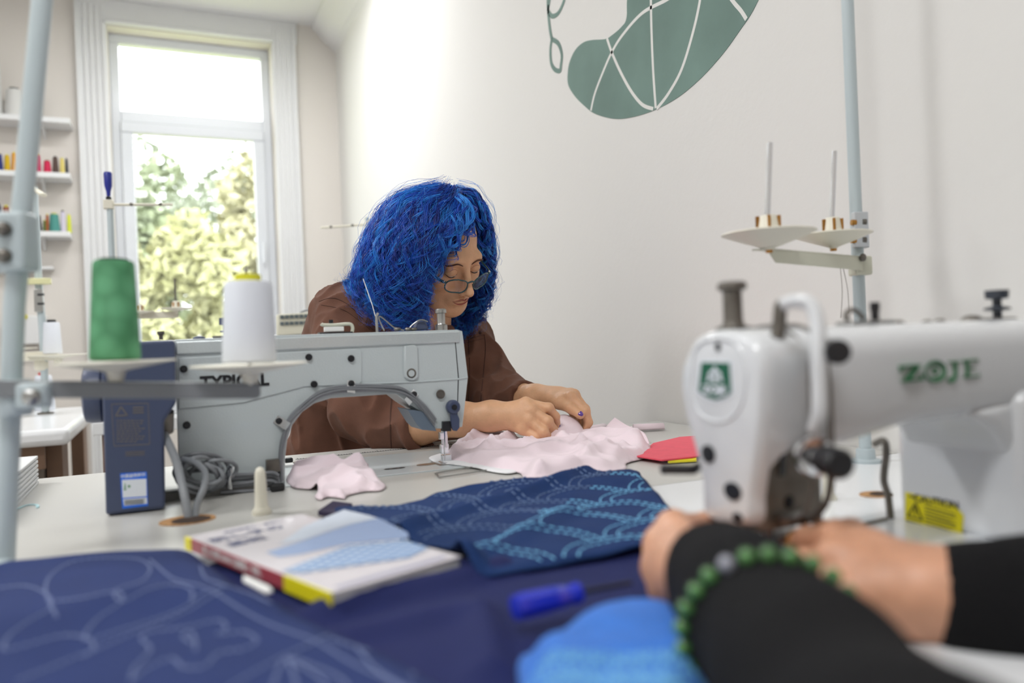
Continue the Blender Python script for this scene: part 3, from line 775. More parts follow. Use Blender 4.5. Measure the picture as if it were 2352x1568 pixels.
mb.add(vs, fs); mb.build('face_cover', M_m2, m2, smooth=50)
# arm body: rounded cross-sections swept along X (y,z outline varies)
def section(x, y0, y1, z0, z1, r, k=32):
    out_ = []
    for i in range(k):
        t = 2 * PI * i / k; c_, s_ = math.cos(t), math.sin(t)
        e = 0.55
        yy = (y0 + y1) / 2 + (y1 - y0) / 2 * math.copysign(abs(c_) ** e, c_); zz = (z0 + z1) / 2 + (z1 - z0) / 2 * math.copysign(abs(s_) ** e, s_)
        out_.append(Vector((x, yy, zz)))
    return out_
y_n, y_f = min(p.y for p in fp), max(p.y for p in fp)
za = z_top
secs = []
zb_l = onY(1890, 985, y_n + 0.01).z
zlow = lambda x: 0.872 + 0.012 * min(1, max(0, (x - 0.49) / 0.1))
for x, a, b, c, d in ((XF + 0.044, y_n + 0.006, y_f - 0.004, 0.866, za - 0.002), (XF + 0.062, y_n + 0.002, y_f - 0.002, 0.866, za), (XF + 0.085, y_n, y_f, 0.866, za),
                      (XF + 0.10, y_n, y_f, 0.866, za), (0.56, y_n - 0.002, y_f, 0.876, za), (0.62, y_n - 0.004, y_f, 0.878, za), (0.70, y_n - 0.008, y_f, 0.876, za), (0.76, y_n - 0.012, y_f, 0.86, za), (0.96, y_n - 0.012, y_f, 0.86, za), (0.985, y_n - 0.0, y_f - .01, 0.875, za - 0.01)):
    secs.append(section(x, a, b, c, d, 0))
k = 32
vs = [v for s in secs for v in s]; fs = []
for i in range(len(secs) - 1):
    for j in range(k): fs.append((i * k + j, i * k + (j + 1) % k, (i + 1) * k + (j + 1) % k, (i + 1) * k + j))
fs.append(tuple(range(k))); fs.append(tuple((len(secs) - 1) * k + j for j in range(k)))
mb = MB(); mb.add(vs, fs); mb.build('arm', M_m2, m2, smooth=50)
# column
XC = 0.672
cl_y0, cl_y1 = y_n - 0.016, 0.566
MB().box(((XC + 0.985) / 2, (cl_y0 + cl_y1) / 2, (TABLE + 0.90) / 2), (0.985 - XC, cl_y1 - cl_y0, 0.90 - TABLE)).build('column', M_m2, m2, bevel=0.014, bseg=5)
mb = MB(); mb.prism([Vector((x, cl_y0 + 0.012, z)) for x, z in ((XC + 0.004, 0.84), (XC - 0.02, 0.868), (XC - 0.045, 0.885), (XC + 0.05, 0.90), (XC + 0.05, 0.84))], (0, cl_y1 - cl_y0 - 0.024, 0)); mb.build('column_fillet', M_m2, m2, bevel=0.01, bseg=4)
MB().box(((XF + 0.985) / 2, (y_n + y_f) / 2 + 0.01, TABLE + 0.003), (0.985 - XF + 0.03, 0.17, 0.006)).build('bed', M_m2, m2, bevel=0.002)
MB().lathe((0.985, (y_n + y_f) / 2, 0.90), (1, 0, 0), [(0.03, 0), (0.05, 0.004), (0.055, 0.012), (0.055, 0.03), (0.045, 0.036)], 32).build('handwheel', M_m2, m2, smooth=40)
# lettering on the front of the arm
M_zg = mat('logo_green', (34, 110, 66), 0.5)
yl = y_n - 0.0035
def zl(x, y): return onY(x, y, yl)
mb = MB()
def stroke(pl, w, closed=False):
    c = [zl(*q) for q in pl]
    mb.tube(c, w, 6, closed=closed, flat=0.35)
wS = 0.0026; wT = 0.0012
def bar(x0, y0, x1, y1, w): stroke([(x0, y0), (x1, y1)], w)
bar(2069, 842, 2112, 838, wS); bar(2074, 875, 2116, 871, wS); bar(2106, 841, 2081, 873, wS * 1.25); bar(2069, 840, 2070, 852, wT * 1.4); bar(2116, 873, 2118, 860, wT * 1.4)
stroke([(2147 + 21 * math.cos(t), 852.5 + 20 * math.sin(t) - 0.06 * 21 * math.cos(t)) for t in np.linspace(0, 2 * PI, 22, endpoint=False)], wS * 0.95, True)
stroke([(2147 + 2.5 * math.cos(t), 852 + 2.5 * math.sin(t)) for t in np.linspace(0, 2 * PI, 8, endpoint=False)], wS * .9, True)
bar(2179, 832, 2203, 830, wT * 1.6); stroke([(2191, 831), (2192, 862), (2189, 870), (2183, 874), (2177, 871)], wS * 1.05)
bar(2210, 829, 2243, 826, wS); bar(2212, 866, 2246, 863, wS); bar(2217, 829, 2218, 864, wS * 1.15); bar(2218, 847, 2236, 845, wS * .8); bar(2241, 826, 2243, 836, wT * 1.3); bar(2246, 861, 2243, 852, wT * 1.3)
mb.build('lettering', M_zg, m2, smooth=40)
# emblem on the face cover
fx = lambda x, y, o=0.0: Vector((XF - 0.0005 - o, onX(x, y, XF).y, onX(x, y, XF).z))
em = MB().prism([fx(*q) for q in ((1610, 828), (1680, 829), (1685, 903), (1668, 916), (1645, 923), (1622, 915), (1601, 900))], (0.004, 0, 0)).build('emblem', M_lw, m2, smooth=0)
MB().prism([fx(*q, 0.0004) for q in ((1613, 832), (1677, 833), (1681, 901), (1665, 912), (1645, 918), (1625, 911), (1606, 898))], (0.0006, 0, 0)).build('emblem_field', mat('emblem_green', (18, 96, 70), 0.4), em, smooth=0)
mb = MB()
def petal(cx, cy, rx, ry, a):
    pl = [fx(cx + rx * math.cos(t) * math.cos(a) - ry * math.sin(t) * math.sin(a), cy + rx * math.cos(t) * math.sin(a) + ry * math.sin(t) * math.cos(a), 0.0008) for t in np.linspace(0, 2 * PI, 14, endpoint=False)]
    mb.prism(pl, (0.0006, 0, 0))
petal(1644, 851, 4.2, 10, 0); petal(1634, 858, 3.8, 9, 0.5); petal(1654, 858, 3.8, 9, -0.5); petal(1632, 870, 3.6, 8, 1.0); petal(1656, 870, 3.6, 8, -1.0); petal(1644, 872, 4.0, 9, 0)
mb.build('emblem_flower', M_lw, em, smooth=0)
text_mesh('emblem_name', 'ZOJE', 0.0085, M_lw, em, frame(fx(1643, 895, 0.0008), (0, -1, 0), (0, 0, 1)), 0.0002, 0.0004, sx=1.5)
# screws and openings in the face cover
def facedisc(x, y, rx, rz, name='face_opening', m=M_black, o=0.0):
    c = fx(x, y); MB().prism([Vector((XF - 0.0012 - o, c.y + rx * math.cos(t), c.z + rz * math.sin(t))) for t in np.linspace(0, 2 * PI, 20, endpoint=False)], (0.004, 0, 0)).build(name, m, m2, smooth=0)
facedisc(1650, 796, 0.0028, 0.0035); facedisc(1628, 1042, 0.0082, 0.0072); facedisc(1684, 1128, 0.0098, 0.0070); facedisc(1695, 1188, 0.0055, 0.0036)
# recessed oval around the emblem
MB().tube(smooth_path([fx(x, y, -0.0008) for x, y in ((1590, 860), (1600, 800), (1640, 778), (1690, 790), (1712, 850), (1706, 920), (1680, 960), (1640, 968), (1604, 945), (1590, 900))], 5, True), 0.0016, 6, closed=True).build('pressed_oval', M_m2, m2)
# seams round the head
for x in (XF + 0.045, XF + 0.064):
    pl = section(x, y_n - 0.0006, y_f + 0.0006, 0.81, za + 0.0008, 0)
    MB().tube(pl, 0.0012 if x < XF + 0.05 else 0.003, 6, closed=True).build('seam', mat('seam_grey', (120, 116, 112), 0.6), m2)  # grey bands along the joins
MB().box((XF + 0.052, (y_n + y_f) / 2 + 0.012, 0.838), (0.072, y_f - y_n - 0.04, 0.07)).build('head_casting', mat('oily_steel', (150, 146, 138), 0.4, metal=0.5, noise=0.2, nscale=60), m2, bevel=0.004)
# presser regulator on top, take-up post and cover loop
q = onX(1680, 752, XF + 0.03); ry = (y_n + y_f) / 2
q = Vector((XF + 0.03, onX(1685, 755, XF + 0.03).y, za - 0.003))
MB().lathe(q, UP, [(0.014, 0), (0.014, 0.005), (0.0095, 0.006), (0.0080, 0.010), (0.0078, 0.022), (0.0078, 0.034), (0.0120, 0.036), (0.0120, 0.040), (0.010, 0.042)], 22).build('pressure_screw', M_dsteel, m2, smooth=30)
a = P(1788, 760, 0.60); 
MB().tube(smooth_path([P(1786, 775, 0.595), P(1790, 740, 0.595), P(1793, 705, 0.595), P(1800, 697, 0.592)], 4), 0.0052, 10).build('take_up_lever', M_dsteel, m2)
lp = [P(1795, 700, 0.575), P(1825, 691, 0.57), P(1858, 697, 0.565), P(1876, 730, 0.56), P(1880, 800, 0.555), P(1882, 880, 0.555), P(1882, 950, 0.557), P(1872, 985, 0.565)]
MB().tube(smooth_path(lp, 6), [0.0048] * 7 + [0.0056] * (6 * 7 + 1 - 7), 12).build('thread_cover', M_m2, m2)
# slot, tension assembly, knobs
mb = MB(); mb.cyl(P(1908, 806, 0.575), P(1926, 808, 0.545), 0.0088); mb.build('thread_guide_knob', M_black, m2, bevel=0.001)
MB().cyl(P(1893, 806, 0.590), P(1906, 806, 0.577), 0.0065).build('knob_stem', M_steel, m2)
c0 = P(1862, 1045, 0.590); c1 = P(1925, 1064, 0.545); ax = (c1 - c0).normalized(); ln = (c1 - c0).length
MB().lathe(c0, ax, [(0.005, -0.02), (0.005, 0), (0.014, 0.001), (0.0145, 0.003), (0.006, 0.006), (0.006, 0.008), (0.0145, 0.010), (0.014, 0.013), (0.0075, 0.014), (0.0075, ln * 0.55)], 24).build('tension_disc', M_chrome, m2, smooth=30)
MB().lathe(c0 + ax * ln * 0.5, ax, [(0.0085, 0), (0.0105, 0.002), (0.0110, ln * 0.55), (0.009, ln * 0.62)], 20).build('tension_knob', M_black, m2, smooth=30)
# metal works behind the face: side plate, bars, screws
def pl2(name, px, d, t, m, bevel=0.001):
    p = [P(x, y, dd) for x, y, dd in px]; nrm = (p[1] - p[0]).cross(p[2] - p[0]).normalized()
    if nrm.dot(FWD) < 0: nrm = -nrm
    return MB().prism(p, nrm * t).build(name, m, m2, bevel=bevel)
ys = y_n + 0.004
def sd(x, y, o=0.0): return onX(x, y, XF + 0.018 + 0.082 * (x - 1745) / 140.0) - Vector((0, o, 0))
MB().prism([onX(1752, 985, XF + 0.018), onX(1880, 975, XF + 0.100), onX(1892, 1020, XF + 0.105), onX(1866, 1060, XF + 0.098), onX(1850, 1110, XF + 0.092), onX(1834, 1205, XF + 0.084), onX(1726, 1212, XF + 0.018)], (0, 0.04, 0)).build('side_plate', M_dsteel, m2, bevel=0.002)
MB().prism([sd(x, y, 0.004) for x, y in ((1792, 1005), (1802, 1005), (1796, 1090), (1784, 1092))], (0, 0.004, 0)).build('slot', M_black, m2, smooth=0)
MB().prism([sd(x, y, 0.006) for x, y in ((1842, 1130), (1862, 1135), (1846, 1205), (1824, 1204))], (0, 0.02, 0)).build('thread_cutter', M_rubber, m2, bevel=0.002)
MB().lathe(sd(1801, 1150, 0), (0, -1, 0), [(0.0065, 0), (0.0065, 0.005), (0.004, 0.006)], 16).build('screw', M_black, m2)
MB().lathe(sd(1772, 1010, 0), (0, -1, 0), [(0.0075, 0), (0.0075, 0.003)], 16).build('screw', M_black, m2)
MB().tube(smooth_path([sd(1770, 1190, .008), sd(1800, 1180, .010), sd(1822, 1176, .008)], 4), 0.005, 8).build('needle_clamp', M_steel, m2)
MB().tube(smooth_path([sd(1850, 985, 0.01), sd(1870, 975, 0.012), sd(1890, 978, 0.01), sd(1930, 965, 0.004)], 4), 0.0022, 8).build('thread_hook', M_dsteel, m2)
MB().cyl(sd(1868, 985, 0.0), sd(1868, 985, 0.010), 0.005).build('screw', M_steel, m2)
MB().cyl((XF + 0.045, (y_n + y_f) / 2, TABLE + 0.012), (XF + 0.045, (y_n + y_f) / 2, 0.815), 0.004).build('needle_bar', M_chrome, m2)
MB().box((XF + 0.05, (y_n + y_f) / 2, TABLE + 0.012), (0.02, 0.03, 0.012)).build('presser_foot', M_chrome, m2, bevel=0.002)
# black lever pointing left from behind the head
mb = MB(); a, b = onX(1590, 1079, XF + 0.02), None
la = P(1592, 1078, 0.66); lb = P(1516, 1077, 0.665)
mb.tube([Vector((XF + 0.05, y_f - 0.01, la.z + 0.01)), Vector((XF + 0.045, y_f + 0.02, la.z))] + smooth_path([la, la.lerp(lb, 0.5), la.lerp(lb, 0.85), lb], 4), [0.0035, 0.0035] + [0.0042] * 9 + [0.0045, 0.0042, 0.003, 0.0015], 10); mb.build('lifting_lever', M_black, m2)
# things on top of the arm
tz = lambda x, y, Y=None: onY(x, y, (y_n + y_f) / 2)
for (x, y, s, m_) in ((2065, 767, 0.006, M_dsteel), (2130, 754, 0.005, M_dsteel), (2160, 752, 0.006, M_dsteel), (2232, 742, 0.011, M_dsteel)):
    c = tz(x, y); c.z = za; MB().sphere(c, (s, s * .8, s * 0.45), 10).build('screw', m_, m2)
c = tz(2011, 752); c.z = za - .003
MB().box(c + Vector((-0.012, 0, 0.004)), (0.05, 0.02, 0.004)).build('winder_base', M_steel, m2, bevel=0.001)
MB().lathe(c, UP, [(0.0035, 0), (0.0035, 0.014), (0.0042, 0.015), (0.0042, 0.022)], 12).build('winder_pin', M_black, m2, smooth=30)
MB().tube(smooth_path([c + Vector(q) for q in ((-0.03, 0, 0.003), (-0.035, 0, 0.012), (-0.025, 0, 0.016), (-0.014, 0, 0.008))], 5), 0.0022, 8).build('winder_arm', M_dsteel, m2)
c = tz(2292, 745); c.z = za - 0.003
MB().lathe(c, UP, [(0.010, 0), (0.007, 0.002), (0.004, 0.004), (0.004, 0.011), (0.0115, 0.012), (0.0115, 0.014), (0.004, 0.016), (0.004, 0.022), (0.0100, 0.023), (0.0105, 0.031)], 18).build('tension_knob', mat('dark_slate', (58, 64, 74), 0.4), m2, smooth=30)
MB().box(c + Vector((-0.012, 0, 0.003)), (0.06, 0.016, 0.003)).build('tension_base', M_dsteel, m2, bevel=0.001)
# caution sticker on the left side of the column
cs = lambda x, y, o=0.0: Vector((XC - 0.0006 - o, onX(x, y, XC).y, onX(x, y, XC).z))
st = MB().prism([cs(*q) for q in ((2080, 1129), (2196, 1160), (2214, 1184), (2208, 1242), (2079, 1202))], (0.0007, 0, 0)).build('caution_sticker', mat('sticker_yellow', (232, 220, 10), 0.45), m2, smooth=0)
q = cs(2150, 1152, 0.0003)
text_mesh('sticker_title', 'CAUTION', 0.0105, M_black, st, frame(q, (0, -1, 0), (0, 0, 1)), 0.0001, 0.0002)
mb = MB()
for a, b in (((2086, 1184), (2104, 1155)), ((2104, 1155), (2120, 1194)), ((2120, 1194), (2086, 1184)), ((2103, 1166), (2104, 1182))): mb.tube([cs(*a, .0004), cs(*b, .0004)], 0.0008, 4)
for k in range(7): mb.tube([cs(2126, 1162 + k * 7.5, .0004), cs(2196 - 10 * (k % 3 == 2), 1181 + k * 7.5, .0004)], 0.0005, 4)
mb.tube([cs(2082, 1193, .0004), cs(2120, 1204, .0004)], 0.0005, 4); mb.tube([cs(2090, 1138, .0004), cs(2106, 1143, .0004)], 0.001, 4)
mb.build('sticker_print', M_black, st, smooth=0)
# presser lifter bar hanging at the back left of the column
MB().tube(smooth_path([onX(2008, 1020, XC - 0.004), onX(2030, 1012, XC - 0.004), onX(2036, 1040, XC - 0.004), onX(2030, 1100, XC - 0.004), onX(2040, 1140, XC - 0.004), onX(2048, 1212, XC - 0.004)], 6), 0.0036, 8).build('lifter_rod', M_dsteel, m2)
MB().tube([on(1955, 1208, TABLE + 0.008), on(2038, 1190, TABLE + 0.008)], 0.0016, 6).build('thread_rod', M_dsteel, m2)
# ================================================================ thread stands and cones
def cone_things(c, r0, r1, h, m, cap_m, label, group, name='thread_cone', cap_h=0.012, cap_r=None, tilt=None, neck=None):
    c = Vector(c); t = thing(name, c, label, 'thread cone', group)
    ax = Vector(tilt or (0, 0, 1))
    MB().lathe(c, ax, [(r0 * 0.9, 0), (r0, 0.002), (r0 * 1.0, h * 0.04), (r1 * 1.02, h * 0.97), (r1 * 0.93, h), (r1 * .5, h)], 36).build('thread', m, t, smooth=50)
    cr = cap_r or r1 * 0.6
    MB().lathe(c + ax * (h - 0.001), ax, [(cr, 0), (cr, cap_h), (cr * 0.7, cap_h + 0.001)], 24).build('core', cap_m, t, smooth=30)
    return t
def thread_mat(name, rgb):
    m = mat(name, rgb, 0.65, bump=0.0)
    nt = m.node_tree; b = nt.nodes['Principled BSDF']
    w = nt.nodes.new('ShaderNodeTexWave'); w.bands_direction = 'Z'; w.inputs['Scale'].default_value = 260; w.inputs['Distortion'].default_value = 3
    tc = nt.nodes.new('ShaderNodeTexCoord'); bp = nt.nodes.new('ShaderNodeBump'); bp.inputs['Strength'].default_value = 0.35; bp.inputs['Distance'].default_value = 0.001
    nt.links.new(tc.outputs['Object'], w.inputs['Vector']); nt.links.new(w.outputs['Fac'], bp.inputs['Height']); nt.links.new(bp.outputs['Normal'], b.inputs['Normal'])
    return m
T_green = thread_mat('green_thread', (88, 158, 112)); T_white = thread_mat('white_thread', (224, 228, 236))
# patchy winding of the green cone
_nt = T_green.node_tree; _b = _nt.nodes['Principled BSDF']; _n = _nt.nodes.new('ShaderNodeTexVoronoi'); _n.inputs['Scale'].default_value = 45
_r = _nt.nodes.new('ShaderNodeValToRGB'); _r.color_ramp.elements[0].color = srgb(98, 168, 122); _r.color_ramp.elements[1].color = srgb(66, 132, 88); _r.color_ramp.elements[0].position = 0.2; _r.color_ramp.elements[1].position = 0.75
_tc = _nt.nodes.new('ShaderNodeTexCoord'); _nt.links.new(_tc.outputs['Object'], _n.inputs['Vector']); _nt.links.new(_n.outputs['Distance'], _r.inputs['Fac']); _nt.links.new(_r.outputs['Color'], _b.inputs['Base Color'])

def dish(c, r, parent, m=M_cream, pin=0.0, neck=0.0, depth=0.14, holder=None):
    c = Vector(c)
    o = MB().lathe(c, UP, [(r * 0.10, -r * 0.36), (r * 0.13, -r * 0.30), (r * 0.16, -r * (depth + 0.03)), (r * 0.24, -r * depth), (r * 0.6, -r * depth * 0.55), (r, 0), (r * 0.98, 0.0015), (r * 0.6, -r * depth * 0.5 + 0.002), (r * 0.2, -r * depth + 0.003)], 48).build('dish', m, parent, smooth=40)
    if neck:
        h = MB().lathe(c - UP * r * depth * .6, UP, [(r * 0.30, 0), (r * 0.27, r * 0.1), (r * 0.2, neck - 0.002), (r * 0.17, neck)], 24).build('cone_holder', m, o, smooth=40)
        for k in range(5):
            a = 2 * PI * k / 5 + 0.3
            MB().box(c + Vector((math.cos(a) * r * 0.235, math.sin(a) * r * 0.235, neck * 0.42)), (0.004, 0.0035, neck * 0.5), Matrix.Rotation(a, 3, 'Z')).build('slot', M_brass, h, smooth=0)
    if pin: MB().cyl(c, c + UP * pin, r * 0.035, n=10).build('spindle', M_steel, parent)
    return o
# --- stand in the left foreground
s1 = thing('thread_stand', on(6, 1330), 'grey-blue tubular thread stand at the left edge, nearest the camera', 'thread stand', 'thread stands')
b0 = on(2, 1335); b1 = P(52, 460, 0.755)
lo = [Vector((b0.x, b0.y, TABLE)), P(10, 1280, 0.75), P(33, 700, 0.75), P(42, 600, 0.752)]
hi = [P(40, 600, 0.752), P(54, 450, 0.755), P(97, 0, 0.77), P(112, -160, 0.777)]
MB().tube(lo, 0.0095, 20).build('lower_pole', M_pole, s1)
MB().tube(hi, 0.0093, 20).build('upper_pole', M_pole, s1)
c = P(20, 557, 0.745)
MB().box(c, (0.045, 0.028, 0.056), Matrix.Rotation(math.radians(-24), 3, 'Z')).build('pole_clamp', M_pole, s1, bevel=0.005)
for y in (526, 587): MB().sphere(P(8, y, 0.728), (0.007, 0.006, 0.007), 8).build('clamp_bolt', M_dsteel, s1)
aL, aR = P(-60, 878, 0.715), P(598, 884, 0.80)
dx = (aR - aL).normalized()
side = Vector((dx.y, -dx.x, 0)).normalized(); side = side if side.dot(FWD) < 0 else -side
hgt = 0.0142
mb = MB()
end = [(0, 0), (1.0, 0)]
L_ = (aR - aL).length
prof = [(0, 0.0), (L_, 0.0), (L_, -hgt * .7), (L_ - 0.002, -hgt * .92), (L_ - 0.006, -hgt), (0, -hgt)]
mb.prism([aL + dx * a + UP * b for a, b in prof], -side * 0.0018)
mb.prism([aL + UP * 0.0, aL + dx * L_, aL + dx * L_ - side * 0.022, aL - side * 0.022], UP * 0.0018)
mb.build('cross_arm', M_bar, s1, bevel=0.0008)
cc = P(32, 920, 0.742)
MB().lathe(cc - UP * 0.014, UP, [(0.014, 0), (0.016, 0.003), (0.016, 0.030), (0.014, 0.034)], 24).build('arm_collar', M_pole, s1, smooth=40)
MB().box(P(78, 908, 0.732), (0.03, 0.014, 0.024), Matrix.Rotation(math.radians(-24), 3, 'Z')).build('arm_bracket', M_pole, s1, bevel=0.004)
MB().sphere(P(72, 912, 0.716), (0.008, 0.005, 0.008), 10).build('bracket_screw', M_steel, s1)
t_ = lambda px: (px + 60) / 658.0
def armp(px, py, d): return P(px, py, d)
for px, py in ((265, 832), (574, 838)):
    d = 0.715 + (0.80 - 0.715) * t_(px) + 0.006
    c = P(px, py, d)
    dish(c, 130 * d / F_PX, s1)
    MB().cyl(c - UP * 0.028, c - UP * 0.01, 0.004, n=10).build('dish_bolt', M_steel, s1)
    MB().cyl(c, c + UP * 0.10, 0.0022, n=8).build('spindle', M_steel, s1)
    if px < 300:
        cone_things(c + UP * 0.004 - UP * .002, 54 * d / F_PX, 43.5 * d / F_PX, 228 * d / F_PX, T_green, M_black, 'large green thread cone on the foreground stand', 'thread cones on the foreground stand', tilt=Vector((0.018, 0.03, 1)).normalized(), cap_r=0.0135, cap_h=0.003)
    else:
        cone_things(c + UP * 0.004 - UP * .002, 60 * d / F_PX, 52 * d / F_PX, 186 * d / F_PX, T_white, mat('yellow_core', (214, 210, 40), 0.5), 'large white thread cone with a yellow core on the foreground stand', 'thread cones on the foreground stand', tilt=Vector((0.018, 0.02, 1)).normalized(), cap_r=0.0130, cap_h=0.0085)
# --- stand at the right by the wall
base = on(1978, 1100, TABLE)
dR = 1.165
pp_ = P(1972, 640, dR); X_, Y_ = pp_.x, pp_.y
s2 = thing('thread_stand', (X_, Y_, TABLE), 'cream thread stand with two empty dishes beside the right wall', 'thread stand', 'thread stands')
MB().tube([(X_, Y_, TABLE), (X_, Y_, 1.9)], 0.0088, 18).build('pole', M_pole, s2)
MB().lathe((X_, Y_, TABLE), UP, [(0.022, 0), (0.022, 0.004), (0.014, 0.006), (0.013, 0.02), (0.0092, 0.021)], 20).build('pole_foot', M_pole, s2, smooth=30)
jt = P(1972, 530, dR)
cl = MB(); cl.box((X_ - 0.004, Y_ - 0.010, jt.z), (0.022, 0.010, 0.052), Matrix.Rotation(math.radians(-20), 3, 'Z')); cl.box((X_ + 0.014, Y_ - 0.002, jt.z), (0.003, 0.02, 0.052), Matrix.Rotation(math.radians(-20), 3, 'Z'))
cl.build('pole_joint', mat('joint_steel', (190, 194, 198), 0.35), s2, bevel=0.002)
for y in (511, 552):
    MB().cyl(P(1955, y, dR - 0.014), P(1966, y, dR - 0.014), 0.0045, n=6).build('joint_bolt', M_brass, s2)
    MB().cyl(P(1979, y - 1, dR - 0.012), P(1988, y - 1, dR - 0.012), 0.0055, n=10).build('joint_bolt', M_dsteel, s2)
aR_ = P(1990, 574, dR - 0.005); aL_ = P(1764, 570, 0.985)
dx = (aL_ - aR_); dx.z = 0; L_ = dx.length; dx.normalize(); side = Vector((dx.y, -dx.x, 0)); side = side if side.dot(FWD) < 0 else -side
aR_.z = aL_.z = P(1764, 572, 0.985).z
zdrop = 0.0165
mb = MB(); mb.prism([aR_, aR_ + dx * L_, aR_ + dx * L_ - UP * 0.002, aR_ + dx * (L_ - 0.018) - UP * zdrop, aR_ - UP * 0.0195], -side * 0.0016)
mb.prism([aR_, aR_ + dx * (L_ + 0.006), aR_ + dx * (L_ + 0.006) - side * 0.02, aR_ - side * 0.02], UP * 0.0016)
mb.build('cross_arm', M_creamp, s2, bevel=0.0006)
MB().box((X_ + 0.002, Y_ - 0.002, aR_.z - 0.012), (0.026, 0.026, 0.028), Matrix.Rotation(math.radians(-22), 3, 'Z')).build('arm_collar', M_creamp, s2, bevel=0.003)
MB().sphere(P(1982, 591, dR - 0.021), (0.006, 0.004, 0.006), 8).build('collar_screw', M_dsteel, s2)
MB().box(P(1950, 608, dR - 0.01), (0.022, 0.012, 0.005), Matrix.Rotation(math.radians(-22), 3, 'Z')).build('thread_rest', M_dsteel, s2, bevel=0.001)
for px, py, d, rr, top, hn in ((1765, 536, 0.985, 106, 328, 488), (1913, 540, 1.105, 86, 347, 494)):
    c = P(px, py, d); r = rr * d / F_PX
    nk = (py - hn) * d / F_PX + r * .1
    o_ = dish(c, r, s2, neck=nk, depth=0.28)
    MB().cyl(c + UP * (nk - r * .1 - 0.002), P(px + 4, top, d), 0.0034, n=12).build('spindle', M_chrome, s2)
    MB().cyl(c - UP * r * 0.42, c - UP * (r * 0.42 - 0.006), 0.0045, n=6).build('dish_nut', M_brass, s2)
for a, b in (((1930, 612), (1931, 730)), ((1936, 612), (1950, 720))):
    MB().tube(smooth_path([P(*a, dR - .01), P((a[0] + b[0]) / 2 + 4, (a[1] + b[1]) / 2, dR - .02), P(*b, dR - 0.03)], 5), 0.0004, 4).build('loose_thread', M_dsteel, s2)

# ================================================================ shelves on the far wall
XS = onY(158, 285, YW - 0.08).x
shelf_z = []
for i, (y, lab) in enumerate(((284, 'top white wall shelf with large white cones'), (408, 'middle white wall shelf crowded with coloured thread cones'), (541, 'lower white wall shelf with a teal thread cone'), (614, 'lowest short white wall shelf, empty, beside the casing'))):
    z = onY(158, y, YW - 0.10).z
    xe = onY(163 if i < 3 else 120, y, YW - 0.10).x
    t = thing('wall_shelf', ((xe - 0.45), YW - 0.08, z), lab, 'shelf', 'wall shelves')
    dpt = 0.16 if i < 3 else 0.08
    MB().box((xe - 0.45, YW - dpt / 2, z), (0.9, dpt, 0.028 if i < 3 else 0.015)).build('board', M_trim, t, bevel=0.003)
    for dx_ in (0.14, 0.7):
        MB().prism([(xe - dx_, YW, z - 0.014), (xe - dx_, YW - dpt * 0.8, z - 0.014), (xe - dx_, YW, z - 0.07)], (0.012, 0, 0)).build('bracket', M_trim, t)
    shelf_z.append((z + 0.014, xe))
def cone_at(px0, px1, ytop, ybot, lev, m, cap, label, dy=0.10, capc=None):
    z, xe = shelf_z[lev]; Y = YW - dy
    a = onY(px0, ybot, Y); b = onY(px1, ybot, Y); top = onY((px0 + px1) / 2, ytop, Y)
    r = (b.x - a.x) / 2; h = max(0.05, top.z - onY((px0 + px1) / 2, ybot, Y).z)
    return cone_things(((a.x + b.x) / 2, Y, z), r, r * 0.72, h, m, cap, label, 'thread cones on the wall shelves', cap_h=h * 0.08)
def tm(n, c): return thread_mat('thread_' + n, c)
M_ycap = mat('yellow_cap', (214, 206, 60), 0.5)
